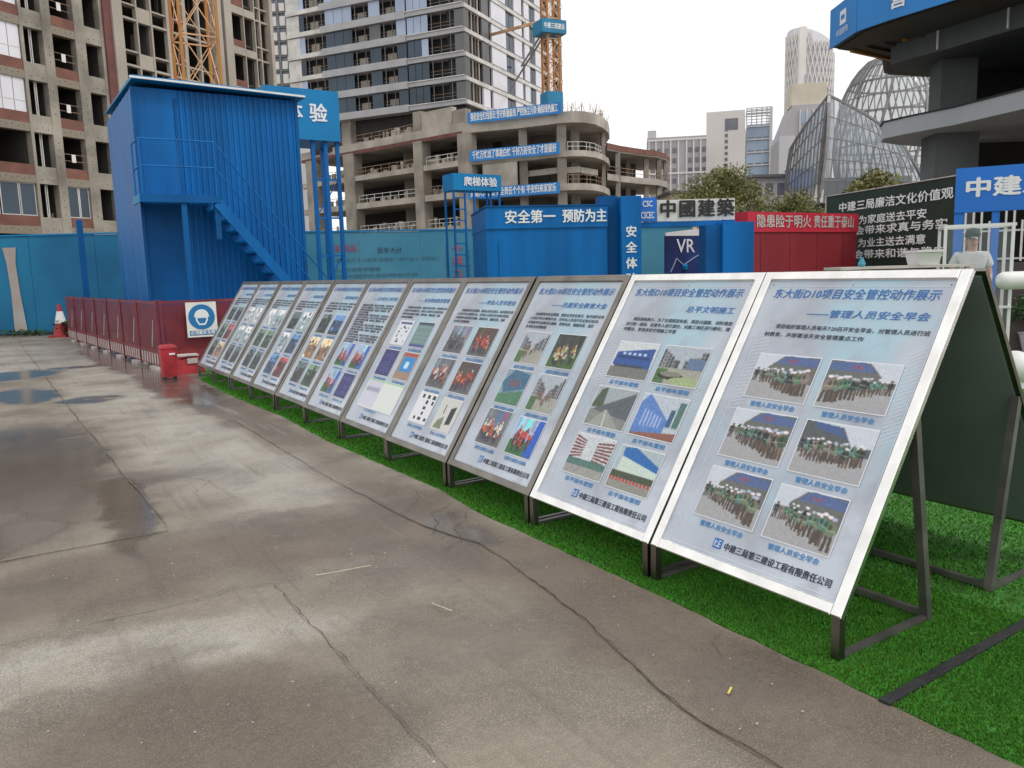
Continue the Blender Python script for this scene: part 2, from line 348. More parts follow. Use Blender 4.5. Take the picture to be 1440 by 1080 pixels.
# concrete slabs laid on the ground sheet, each a little proud of the last (v, u)
def slab(name, poly, top, seed):
    MB(SITE).prism(jag(poly, .15, .012, True, seed), -.1, top).build(name, M_ground, kind='structure')
slab('concrete_slab', [(-3, -1), (1.06, -1), (1.06, 4.08), (.3, 4.09), (-3, 4.0)], .012, 3)
slab('concrete_slab', [(-3, 5.42), (.77, 5.42), (.7, 8.2), (.62, 11.4), (.32, 27), (-3, 27)], .006, 6)
slab('concrete_slab', [(1.97, -1), (2.62, -1), (2.62, 9.4), (2.12, 9.4), (2.08, 6.0), (2.14, 4.5), (2.26, 4.0), (2.22, 3.5), (2.12, 2.8), (1.95, 2.0)], .006, 4)
def crack(pts, w, z, name='crack', seed=1, seg=.05, amp=.009):
    r = random.Random(seed); p = jag(pts, seg, amp, False, seed); b = MB(SITE); vs = []; fs = []
    for k, (x, y) in enumerate(p):
        q = p[min(k + 1, len(p) - 1)]; o = p[max(k - 1, 0)]; d = Vector((q[0] - o[0], q[1] - o[1])).normalized(); nn = Vector((-d.y, d.x))
        ww = w * r.uniform(.25, 1.2) / 2 * (1 if 0 < k < len(p) - 1 else .1)
        vs += [(x + nn.x * ww, y + nn.y * ww, z), (x - nn.x * ww, y - nn.y * ww, z)]
        if k: fs.append((2 * k - 2, 2 * k - 1, 2 * k + 1, 2 * k))
    b.add(vs, fs).build(name, M_crackm, kind='structure')
crack([(1.065, -.6), (1.07, 2.2), (1.065, 4.08)], .006, .0145, seed=1)
crack([(1.065, 4.085), (.94, 4.17), (.57, 4.09), (.3, 4.10), (-3, 4.01)], .007, .0145, seed=2)
crack([(.78, 5.425), (.4, 5.41), (-3, 5.43)], .006, .0085, seed=12)
crack([(1.97, -.8), (1.95, 2.0), (2.12, 2.8), (2.22, 3.5), (2.26, 4.0), (2.14, 4.5), (2.08, 6.0), (2.12, 9.4)], .0045, .0085, seed=3)
crack([(.78, 5.42), (.71, 8.2), (.63, 11.4), (.33, 27)], .012, .0085, seed=4, seg=.25, amp=.012)
crack([(2.1, 4.3), (2.25, 4.5), (2.3, 4.7), (2.42, 4.75), (2.55, 4.85)], 0.005, .0125, seed=5)
crack([(2.02, 4.0), (2.2, 4.1), (2.28, 4.35), (2.4, 4.4), (2.5, 4.6)], .005, .0125, seed=6)
crack([(1.98, 4.8), (2.2, 4.85), (2.4, 5.1), (2.46, 5.3)], .005, .0125, seed=7)
crack([(.76, 7.0), (1.1, 6.95), (1.28, 6.6), (1.1, 6.3)], .005, .004, seed=8)
crack([(2.57, 3.55), (2.45, 3.5), (2.36, 3.35)], .003, .0125, seed=9)
crack([(2.57, 2.35), (2.42, 2.3), (2.35, 2.15)], .003, .0125, seed=10)

# ------------------------------------------------------------ artificial turf
def turf():
    r = np.random.default_rng(3)
    edge = jag([(2.56, -.6), (2.575, 3.0), (2.56, 4.6), (2.62, 5.2), (2.56, 7.5), (2.63, 9.2), (2.57, 11.5), (2.62, 13.6)], .1, .006, False, 12)
    poly = edge + [(2.9, 15.0), (5.4, 16.2), (9, 17), (11, 17), (11, -.6)]
    m = bpy.data.materials.new('turf'); m.use_nodes = True; t = m.node_tree; N = t.nodes; L = t.links; b = N['Principled BSDF']
    g = N.new('ShaderNodeNewGeometry'); n1 = N.new('ShaderNodeTexNoise'); n1.inputs['Scale'].default_value = 1.3; n1.inputs['Detail'].default_value = 6; L.new(g.outputs['Position'], n1.inputs[0])
    mi = N.new('ShaderNodeMix'); mi.data_type = 'RGBA'; mi.inputs[6].default_value = (.042, .17, .018, 1); mi.inputs[7].default_value = (.095, .29, .036, 1)
    L.new(n1.outputs[0], mi.inputs[0]); hs = N.new('ShaderNodeHueSaturation'); L.new(mi.outputs[2], hs.inputs['Color'])
    mr = N.new('ShaderNodeMapRange'); mr.inputs[3].default_value = .55; mr.inputs[4].default_value = 1.5; L.new(g.outputs['Random Per Island'], mr.inputs[0]); L.new(mr.outputs[0], hs.inputs['Value'])
    m2 = N.new('ShaderNodeMapRange'); m2.inputs[3].default_value = .47; m2.inputs[4].default_value = .52; L.new(g.outputs['Random Per Island'], m2.inputs[0]); L.new(m2.outputs[0], hs.inputs['Hue'])
    L.new(hs.outputs[0], b.inputs['Base Color']); b.inputs['Roughness'].default_value = .8; b.inputs['Specular IOR Level'].default_value = .08
    mbk = mat('turf_backing', (.04, .16, .02), .8, 0, .4, 6, .4, 60)
    MB(SITE).prism(poly, 0, .006).build('turf_backing', mbk, kind='structure')
    ev = np.array(edge)
    def blades(v0, v1, u0, u1, n, h, w):
        v = r.uniform(v0, v1, n); u = r.uniform(u0, u1, n)
        e = np.interp(u, ev[:, 1], ev[:, 0]); e[u > 13.6] = 2.62 + (u[u > 13.6] - 13.6) * .6
        k = (v > e + .004) & ~((np.abs(u - (1.59 + (v - 2.56) * .028)) < .024)); return v[k], u[k], np.full(k.sum(), h), np.full(k.sum(), w)
    parts = [blades(2.5, 3.7, .7, 3.2, 120000, .012, .003), blades(3.7, 6.5, -.3, 4, 70000, .014, .0045), blades(2.5, 3.6, 3.2, 6.5, 60000, .014, .005),
             blades(2.5, 3.6, 6.5, 15, 42000, .018, .010), blades(3.5, 10, 4, 16, 60000, .02, .014)]
    v, u, h, w = [np.concatenate(q) for q in zip(*parts)]; n = len(v)
    a = r.uniform(0, 2 * np.pi, n); ln = r.uniform(0, .9, n) * h; la = r.uniform(0, 2 * np.pi, n); h = h * r.uniform(.6, 1.25, n)
    c, s = math.cos(math.radians(A0)), math.sin(math.radians(A0)); X = v * c - u * s; Y = v * s + u * c
    co = np.zeros((n, 3, 3)); co[:, 0] = np.stack([X - np.cos(a) * w, Y - np.sin(a) * w, np.full(n, .006)], 1); co[:, 1] = np.stack([X + np.cos(a) * w, Y + np.sin(a) * w, np.full(n, .006)], 1)
    co[:, 2] = np.stack([X + np.cos(la) * ln, Y + np.sin(la) * ln, .006 + h], 1)
    me = bpy.data.meshes.new('artificial_turf'); me.vertices.add(3 * n); me.vertices.foreach_set('co', co.ravel())
    me.loops.add(3 * n); me.loops.foreach_set('vertex_index', np.arange(3 * n)); me.polygons.add(n)
    me.polygons.foreach_set('loop_start', np.arange(n) * 3); me.polygons.foreach_set('loop_total', np.full(n, 3)); me.update(calc_edges=True)
    me.materials.append(m); o = bpy.data.objects.new('artificial_turf', me); COL.objects.link(o)
    setp(o, 'bright green artificial turf under and beside the display boards', 'turf', None, 'stuff')
turf()
_b = MB(SITE); _p = jag([(2.56, 1.59), (2.9, 1.60), (3.63, 1.62), (5.4, 1.66)], .25, .006, False, 5)
for a, c in zip(_p[:-1], _p[1:]): _b.beam((a[0], a[1], .012), (c[0], c[1], .012), .045, .008)
_b.build('seam_strip', M_black, label='black strip lying across the green turf in front of the nearest board', cat='strip')

# ------------------------------------------------------------ printed pictures for the boards
def s2l(a): a = np.clip(a, 0, 1); return np.where(a <= .04045, a / 12.92, ((a + .055) / 1.055) ** 2.4)
class Pic:
    def __init__(s, w, h, c, seed): s.a = np.zeros((h, w, 3)); s.a[:] = c; s.r = np.random.default_rng(seed); s.h, s.w = h, w; s.Y, s.X = np.mgrid[0:h, 0:w]; s.X = (s.X + .5) / w; s.Y = (s.Y + .5) / h
    def m(s, k, c, al=1): s.a[k] = s.a[k] * (1 - al) + np.array(c) * al
    def rect(s, x0, y0, x1, y1, c, al=1): s.m((s.X >= x0) & (s.X < x1) & (s.Y >= y0) & (s.Y < y1), c, al)
    def ell(s, x, y, rx, ry, c): s.m(((s.X - x) / rx) ** 2 + ((s.Y - y) / ry) ** 2 < 1, c)
    def below(s, x0, y0, x1, y1, c): s.m(s.Y > y0 + (s.X - x0) * (y1 - y0) / (x1 - x0), c)
    def poly(s, pts, c):
        k = np.ones_like(s.X, bool); n = len(pts)
        for i in range(n):
            (x0, y0), (x1, y1) = pts[i], pts[(i + 1) % n]; k &= ((x1 - x0) * (s.Y - y0) - (y1 - y0) * (s.X - x0)) >= 0
        s.m(k, c)
    def noise(s, amt):
        s.a += s.r.normal(0, amt, (s.h, s.w, 1)) + s.r.normal(0, amt * .5, (s.h, s.w, 3)); a = s.a; b = a.copy(); b[1:-1, 1:-1] = a[1:-1, 1:-1] * .5 + (a[:-2, 1:-1] + a[2:, 1:-1] + a[1:-1, :-2] + a[1:-1, 2:]) * .125; s.a = b; return s
    def person(s, x, y, hh, top, leg, hat):
        s.poly([(x - hh * .07, y - hh * .5), (x, y - hh * .5), (x - hh * .03, y), (x - hh * .11, y)], leg); s.poly([(x, y - hh * .5), (x + hh * .08, y - hh * .5), (x + hh * .11, y), (x + hh * .04, y)], leg)
        s.ell(x, y - hh * .64, hh * .12, hh * .21, top); s.ell(x - hh * .04, y - hh * .70, hh * .04, hh * .10, [c * .6 for c in top]); s.rect(x - hh * .11, y - hh * .62, x + hh * .11, y - hh * .58, (.72, .74, .6), .55)
        s.ell(x, y - hh * .9, hh * .055, hh * .07, (.5, .38, .32)); s.ell(x, y - hh * .95, hh * .07, hh * .055, hat)
def pic(kind, w, h, seed):
    r = random.Random(seed)
    if kind == 'drill':                                     # workers in rows before a blue-roofed block
        p = Pic(w, h, (.64, .64, .65), seed); p.rect(0, 0, 1, .42, (.78, .81, .85)); fl = seed % 4 == 3
        if not fl: p.poly([(.22, .28), (.42, .02), (1, .0), (1, .6), (.2, .5)], (.40, .41, .40)); p.poly([(.30, .20), (.5, .0), (1, .04), (1, .22)], (.32, .40, .58)); p.rect(.5, .08, .66, .16, (.6, .3, .38), .6); p.rect(0, .38, .2, .5, (.42, .43, .42))
        else: p.poly([(0, 0), (.55, .05), (.75, .42), (0, .55)], (.33, .35, .36)); p.poly([(.1, 0), (.5, .05), (.65, .25), (.2, .14)], (.27, .36, .55)); p.rect(.75, .36, 1, .52, (.33, .36, .36))
        p.noise(.03); n = 17 + seed % 5
        flp = seed % 6 == 4
        for k in range(n):
            q = k / n; x = .14 + .8 * q + r.uniform(-.03, .03); hh = .26 + .34 * (q if not fl else .35) + r.uniform(-.02, .02); y = .60 + .32 * (q if not fl else .4) + r.uniform(-.05, .05)
            top = r.choice([(.24, .34, .26), (.30, .48, .40), (.44, .48, .38), (.18, .22, .24), (.34, .5, .48), (.52, .46, .44)])
            p.person(x, y, hh, top, (.30, .27, .25) if k % 3 else (.40, .33, .28), r.choice([(.9, .9, .92), (.85, .86, .9), (.66, .72, .8)]))
        p.person(.06, .62, .30, (.2, .22, .25), (.22, .22, .24), (.4, .35, .3)); p.noise(.016)
        if seed % 6 == 1: p.a = p.a[:, ::-1].copy() * .5 + p.a[:, ::-1] * .5
        return p
    if kind in ('orange', 'redlawn', 'yellow', 'darkcrowd', 'redcrowd'):
        bgc = {'orange': (.42, .44, .46), 'redlawn': (.62, .72, .84), 'yellow': (.22, .26, .22), 'darkcrowd': (.48, .50, .54), 'redcrowd': (.30, .26, .24)}[kind]
        p = Pic(w, h, bgc, seed); p.rect(0, .62, 1, 1, {'redlawn': (.16, .42, .2), 'yellow': (.25, .38, .2)}.get(kind, (.36, .36, .38)))
        for k in range(5): x = r.random(); p.rect(x, 0, x + r.uniform(.05, .2), r.uniform(.2, .5), [c * r.uniform(.5, 1.5) for c in bgc], .7)
        if kind == 'redlawn': p.poly([(.80, .0), (1.0, .0), (1.0, 1.0), (.66, .95)], (.1, .35, .75))
        tops = {'orange': [(.88, .34, .12), (.75, .25, .1), (.9, .9, .9)], 'redlawn': [(.8, .18, .2), (.85, .3, .3), (.6, .15, .2)], 'yellow': [(.75, .62, .3), (.8, .8, .7), (.4, .45, .3)],
                'darkcrowd': [(.16, .18, .22), (.22, .24, .3), (.3, .32, .36)], 'redcrowd': [(.75, .15, .12), (.6, .12, .1), (.85, .4, .2)]}[kind]
        for k in range(26): hh = r.uniform(.25, .45); p.person(r.uniform(.1, .85), r.uniform(.62, .95), hh, r.choice(tops), (.18, .16, .2), r.choice([(.9, .88, .85), (.8, .3, .2), (.3, .2, .15)]))
        return p.noise(.05)
    if kind == 'street' or kind == 'plaza':
        p = Pic(w, h, (.66, .70, .74), seed)
        for s_ in (0, 1):
            for k in range(6):
                x0 = k * .075; x1 = x0 + .07; c = r.uniform(.3, .55); y0 = .05 + k * .06 + r.uniform(0, .08)
                if s_: x0, x1 = 1 - x1, 1 - x0
                p.rect(x0, y0, x1, .7, (c, c * 1.02, c * 1.06))
                for j in range(6): p.rect(x0, y0 + .05 + j * .09, x1, y0 + .08 + j * .09, (c * .6, c * .6, c * .65))
        p.rect(0, .58, 1, 1, (.62, .62, .58)); p.rect(0, .62, .25, 1, (.28, .42, .24))
        if kind == 'plaza': p.ell(.35, .78, .28, .10, (.16, .18, .16)); p.ell(.35, .74, .24, .07, (.5, .5, .45)); p.rect(.62, .3, 1, .56, (.36, .46, .58)); p.ell(.75, .9, .4, .12, (.62, .68, .5))
        else:
            for k in range(14): p.person(r.uniform(.25, .75), r.uniform(.6, .9), .2, (.5, .35, .3), (.25, .22, .2), (.8, .75, .7))
        return p.noise(.05)
    if kind == 'road':
        p = Pic(w, h, (.62, .66, .68), seed); p.poly([(.0, .55), (.1, .1), (.25, .0), (.3, .55)], (.28, .34, .26)); p.below(.25, .5, 1, .05, (.34, .37, .40)); p.below(0, .6, 1, .75, (.50, .52, .50))
        p.poly([(.38, .58), (.46, .58), (.9, 1), (.1, 1)], (.58, .60, .58)); p.poly([(.41, .58), (.43, .58), (.5, 1), (.46, 1)], (.8, .8, .74)); return p.noise(.04)
    if kind == 'bluecontainer':
        p = Pic(w, h, (.80, .82, .84), seed); p.poly([(.05, .30), (.95, .14), (.98, .74), (.03, .66)], (.16, .32, .60)); p.rect(.1, .4, .9, .46, (.1, .2, .42)); p.rect(.0, .70, 1, 1, (.45, .46, .44)); p.rect(.1, .64, .85, .7, (.2, .25, .3))
        for k in range(5): p.rect(.2 + k * .13, .3, .27 + k * .13, .36, (.75, .8, .9))
        return p.noise(.04)
    if kind == 'bluewall':
        p = Pic(w, h, (.72, .76, .80), seed); p.poly([(0, .2), (.15, .0), (.72, .55), (.7, .85), (0, .95)], (.34, .50, .76)); p.rect(.72, .3, .82, .7, (.2, .36, .5)); p.rect(.85, .1, .98, .7, (.3, .45, .42)); p.below(0, .95, 1, .8, (.55, .35, .3))
        for k in range(6): p.rect(.15 + k * .08, .35 + k * .03, .19 + k * .08, .75, (.8, .84, .92), .6)
        return p.noise(.05)
    if kind == 'redblocks':
        p = Pic(w, h, (.78, .80, .82), seed)
        for k in range(7): p.poly([(0, .05 + k * .09), (.3, .15 + k * .06), (.3, .18 + k * .06), (0, .10 + k * .09)], (.45, .2, .2)); p.poly([(.6, .15 + k * .07), (1, .08 + k * .09), (1, .13 + k * .09), (.6, .19 + k * .07)], (.45, .25, .24))
        p.rect(0, .62, 1, .78, (.3, .45, .42)); p.rect(0, .78, 1, 1, (.6, .6, .58)); p.noise(.07); return p
    if kind == 'canopy':
        p = Pic(w, h, (.66, .72, .74), seed); p.poly([(.1, .05), (.35, .0), (1, .32), (1, .45), (.12, .25)], (.12, .40, .68)); p.poly([(.12, .25), (1, .45), (1, .62), (.1, .62)], (.78, .84, .80)); p.rect(0, .60, 1, .74, (.25, .30, .22)); p.rect(0, .74, 1, 1, (.55, .55, .52))
        for k in range(12): p.poly([(k / 12, .74), (k / 12 + .04, .74), (k / 12 + .05, .82), (k / 12 + .01, .82)], (.75, .15, .15))
        return p.noise(.04)
    if kind == 'redline':
        p = Pic(w, h, (.50, .60, .66), seed); p.poly([(0, .4), (.3, .0), (1, .1), (1, .5), (.2, .7)], (.22, .40, .52)); p.below(0, .75, 1, .55, (.28, .48, .36)); p.rect(.3, .3, .7, .5, (.5, .3, .34), .7); return p.noise(.06)
    if kind == 'doc':
        p = Pic(w, h, (.86, .87, .90), seed); p.rect(.1, .05, .9, .16, (.3, .35, .55))
        for k in range(16): x = r.uniform(.08, .8); y = r.uniform(.2, .88); p.rect(x, y, x + r.uniform(.05, .14), y + .06, (.25, .26, .3))
        return p
    if kind == 'marks':
        p = Pic(w, h, (.88, .88, .90), seed)
        for x in (.15, .45, .75):
            for k in range(5): p.rect(x + r.uniform(0, .08), .08 + k * .18, x + .18, .19 + k * .18, (.08, .08, .1)) if r.random() < .8 else None
        return p
    if kind == 'sketch':
        p = Pic(w, h, (.80, .80, .78), seed); p.poly([(.2, .7), (.45, .55), (.5, .95), (.1, .95)], (.45, .5, .4)); p.poly([(.6, .3), (.85, .2), (.85, .75), (.6, .8)], (.12, .12, .14)); p.rect(.3, .2, .34, .5, (.1, .1, .1)); return p
    if kind == 'tealboard':
        p = Pic(w, h, (.42, .54, .54), seed); p.rect(0, 0, 1, .12, (.2, .28, .36)); p.rect(0, .88, 1, 1, (.25, .3, .55))
        for k in range(8): p.rect(.05, .2 + k * .08, .95, .215 + k * .08, (.5, .62, .62))
        return p
    if kind == 'purple':
        p = Pic(w, h, (.14, .14, .42), seed); [p.rect(r.uniform(0, .7), k * .08, r.uniform(.7, 1), k * .08 + .03, (.4, .42, .7), .6) for k in range(2, 12)]; return p.noise(.03)
    if kind == 'cyan':
        p = Pic(w, h, (.62, .50, .42), seed); p.rect(.15, .18, .92, .72, (.10, .52, .80)); p.rect(.4, .35, .65, .58, (.8, .9, .95)); p.rect(.1, .05, .95, .16, (.7, .2, .2)); return p.noise(.04)
    if kind == 'blank':
        p = Pic(w, h, (.86, .88, .86), seed); p.rect(0, 0, 1, .06, (.5, .75, .45)); p.rect(.02, .1, .45, .9, (.80, .80, .86))
        for k in range(9): p.rect(.05, .15 + k * .08, .42, .17 + k * .08, (.62, .62, .72))
        return p
    c = {'dark': (.16, .20, .20), 'darkgreen': (.18, .26, .2), 'darkblue': (.16, .26, .38), 'brown': (.55, .42, .32), 'paper': (.78, .80, .82), 'grey': (.58, .66, .68), 'darkred': (.35, .12, .14)}[kind]
    p = Pic(w, h, c, seed)
    p.rect(0, 0, 1, r.uniform(.2, .4), [min(1, q * 1.9 + .12) for q in c])
    for k in range(22): x, y = r.random(), r.random(); f = r.choice([.25, .5, .8, 1.6, 2.6]); p.rect(x, y, x + r.uniform(.05, .28), y + r.uniform(.04, .2), [min(1, q * f) for q in c], .85)
    return p.noise(.05)
def photo(kind, F, x0, x1, s0, s1, res, parent, seed, z=.004):
    w = max(10, int(res)); h = max(8, int(res * (s1 - s0) / (x1 - x0))); A = s2l(pic(kind, w, h, seed).a)
    b = MB(F); b.add([(x0 - .006, s0 - .006, z - .001), (x1 + .006, s0 - .006, z - .001), (x1 + .006, s1 + .006, z - .001), (x0 - .006, s1 + .006, z - .001)], [(0, 1, 2, 3)])
    n0 = len(b.v); vs = [(x0 + (x1 - x0) * i / (w - 1), s1 + (s0 - s1) * j / (h - 1), z) for j in range(h) for i in range(w)]
    b.add(vs, [(j * w + i, (j + 1) * w + i, (j + 1) * w + i + 1, j * w + i + 1) for j in range(h - 1) for i in range(w - 1)])
    o = b.build('printed_photograph', M_photo, parent); ca = o.data.color_attributes.new('print', 'FLOAT_COLOR', 'POINT')
    d = np.ones((len(b.v), 4)); d[:n0, :3] = (.72, .74, .78); d[n0:, :3] = A.reshape(-1, 3); ca.data.foreach_set('color', d.ravel()); return o

def poster_material():
    m = bpy.data.materials.new('poster_print'); m.use_nodes = True; t = m.node_tree; N = t.nodes; L = t.links; b = N['Principled BSDF']
    tc = N.new('ShaderNodeTexCoord'); oi = N.new('ShaderNodeObjectInfo')
    def noise(sc, det, off):
        mp = N.new('ShaderNodeMapping'); mp.inputs['Location'].default_value = (off, off * .7, 0); L.new(tc.outputs['Object'], mp.inputs[0])
        n = N.new('ShaderNodeTexNoise'); n.inputs['Scale'].default_value = sc; n.inputs['Detail'].default_value = det; L.new(mp.outputs[0], n.inputs[0]); return n.outputs[0]
    def rng(s, a, c): r = N.new('ShaderNodeMapRange'); r.inputs[1].default_value = a; r.inputs[2].default_value = c; L.new(s, r.inputs[0]); return r.outputs[0]
    def mix(f, a, c):
        n = N.new('ShaderNodeMix'); n.data_type = 'RGBA'; L.new(f, n.inputs[0])
        for i, q in ((6, a), (7, c)):
            if isinstance(q, tuple): n.inputs[i].default_value = (*q, 1)
            else: L.new(q, n.inputs[i])
        return n.outputs[2]
    c = mix(rng(noise(2.2, 5, 0), .35, .65), (.40, .44, .51), (.55, .60, .68))
    c = mix(rng(noise(1.7, 4, 3.1), .50, .68), c, (.38, .58, .68))
    c = mix(rng(noise(3.5, 7, 7.7), .52, .68), c, (.36, .38, .44))
    L.new(c, b.inputs['Base Color']); b.inputs['Roughness'].default_value = .3
    g = N.new('ShaderNodeNewGeometry'); wn = N.new('ShaderNodeTexNoise'); wn.inputs['Scale'].default_value = 3.2; wn.inputs['Detail'].default_value = 2; L.new(g.outputs['Position'], wn.inputs[0])
    bu = N.new('ShaderNodeBump'); bu.inputs['Strength'].default_value = .5; bu.inputs['Distance'].default_value = .02; L.new(wn.outputs[0], bu.inputs['Height']); L.new(bu.outputs[0], b.inputs['Normal'])
    return m
M_poster = poster_material()
M_pline = mat('poster_white_line', (.70, .72, .78), .4, 0, .05, 3)
BW = 1.115; TILT = 57.6566; BL = 1.61
BODY = ['项目组织管理人员每天7:20召开安全早会，对管理人员进行班', '前教育，并部署当天安全管理重点工作']
LONG = ['为加强项目安全管理，提高全员安全意识，每月组织全体', '人员召开安全教育大会，对作业人员进行安全知识培训，', '对班组评比结果进行通报，表扬先进、鼓励后进，落实', '各项安全管理制度']
TXT = [
 ('——管理人员安全早会', BODY, '管理人员安全早会', ['drill'] * 6),
 ('总平文明施工', ['项目场地狭小，为了合理规划布局，项目对道路、材料堆放', '进行统一规划，安排专人进行清扫，对施工场区进行硬化，维', '持整洁，营造良好文明施工环境'], '总平面布置图', ['bluecontainer', 'plaza', 'road', 'bluewall', 'redblocks', 'canopy']),
 ('——月度安全教育大会', LONG, '月度安全教育大会现场', ['street', 'yellow', 'redline', 'street', 'orange', 'redlawn']),
 ('——作业人员早班会', LONG, '作业人员早班会', ['darkcrowd', 'redcrowd', 'orange', 'redcrowd', 'marks', 'sketch']),
 ('——安全体验教育管理', LONG, '安全教育培训', ['doc', 'tealboard', 'purple', 'cyan', 'blank2']),
 ('——行为安全之星评选', LONG * 4, '行为安全之星', [None, None, 'redlawn', 'redlawn', 'redlawn', 'purple']),
 ('——隐患排查治理', LONG, '现场检查', ['dark', 'darkblue', 'brown', 'brown', 'dark', 'darkgreen']),
 ('——机械设备管理', LONG, '设备检查', ['dark', 'grey', 'grey', 'darkblue', 'darkblue', 'darkred']),
 ('——临时用电管理', LONG, '用电检查', ['paper', 'grey', 'darkgreen', 'darkgreen', 'dark', 'dark']),
 ('——安全技术交底', LONG, '安全技术交底', ['paper', 'paper', 'grey', 'grey', 'dark', 'dark']),
 ('——班组安全活动', LONG, '班组安全活动', ['dark', 'dark', 'darkgreen', 'darkred', 'dark', 'brown']),
]
LAB = ['nearest display board, six pictures of helmeted workers standing in rows', 'display board with pictures of a road and a plaza, second from the near end',
 'display board third from the near end, red group on lawn lowest right', 'display board with a white picture of black marks at its lower left',
 'display board with one wide white sheet printed across its lower part', 'display board with long printed text above and a purple picture at its lower right',
 'display board with two reddish brown pictures in its middle row', 'display board with a dark red picture at its lower right corner',
 'display board with one white and one grey picture on top, third from the far end', 'display board with pale blank sheets in its upper half, second from the far end',
 'farthest display board, its six small dark pictures nearest the safety sign']
def board_frame(u_left, v, rot):  # X along viewer right, Y into the slope, Z up
    return SITE @ T(v, u_left, 0) @ RZ(rot)
def make_frame(t, F, near, ms=None):
    ms = ms or M_browngrey
    P = F @ T(0, 0, .194) @ RX(TILT); w = BW - .012; fw = .05; ft = .028
    for n, a in (('side_rail', (0, fw, 0, BL)), ('side_rail', (w - fw, w, 0, BL)), ('bottom_rail', (fw + .001, w - fw - .001, 0, fw)), ('top_rail', (fw + .001, w - fw - .001, BL - fw, BL))):
        b = MB(P); x0, x1, y0, y1 = a; c = .005
        # bevelled bar
        b.add([(x0, y0, -ft), (x1, y0, -ft), (x1, y1, -ft), (x0, y1, -ft), (x0, y0, -c), (x1, y0, -c), (x1, y1, -c), (x0, y1, -c), (x0 + c, y0 + c, 0), (x1 - c, y0 + c, 0), (x1 - c, y1 - c, 0), (x0 + c, y1 - c, 0)],
              [(0, 3, 2, 1), (0, 1, 5, 4), (1, 2, 6, 5), (2, 3, 7, 6), (3, 0, 4, 7), (4, 5, 9, 8), (5, 6, 10, 9), (6, 7, 11, 10), (7, 4, 8, 11), (8, 9, 10, 11)])
        b.build(n, ms, t)
    MB(P).box(fw * .5, w - fw * .5, fw * .5, BL - fw * .5, -ft - .006, -ft + .004).build('back_panel', M_backpanel, t)
    for x in (.022, w - .022):
        MB(F).box(x - .019, x + .019, .004, .042, .01, .2).build('front_leg', M_browngrey, t)
    for x in (.022, w - .022):
        b = MB(F); b.beam((x, .50, .94), (x, .66, .0), .036); b.build('rear_leg', M_darksteel, t)
        MB(F).box(x - .015, x + .015, .045, .66, .004, .03).build('foot_bar', M_darksteel, t)
    MB(F).beam((.04, .66, .03), (w - .04, .66, .03), .028).build('rear_bar', M_darksteel, t)
    return P, w, fw
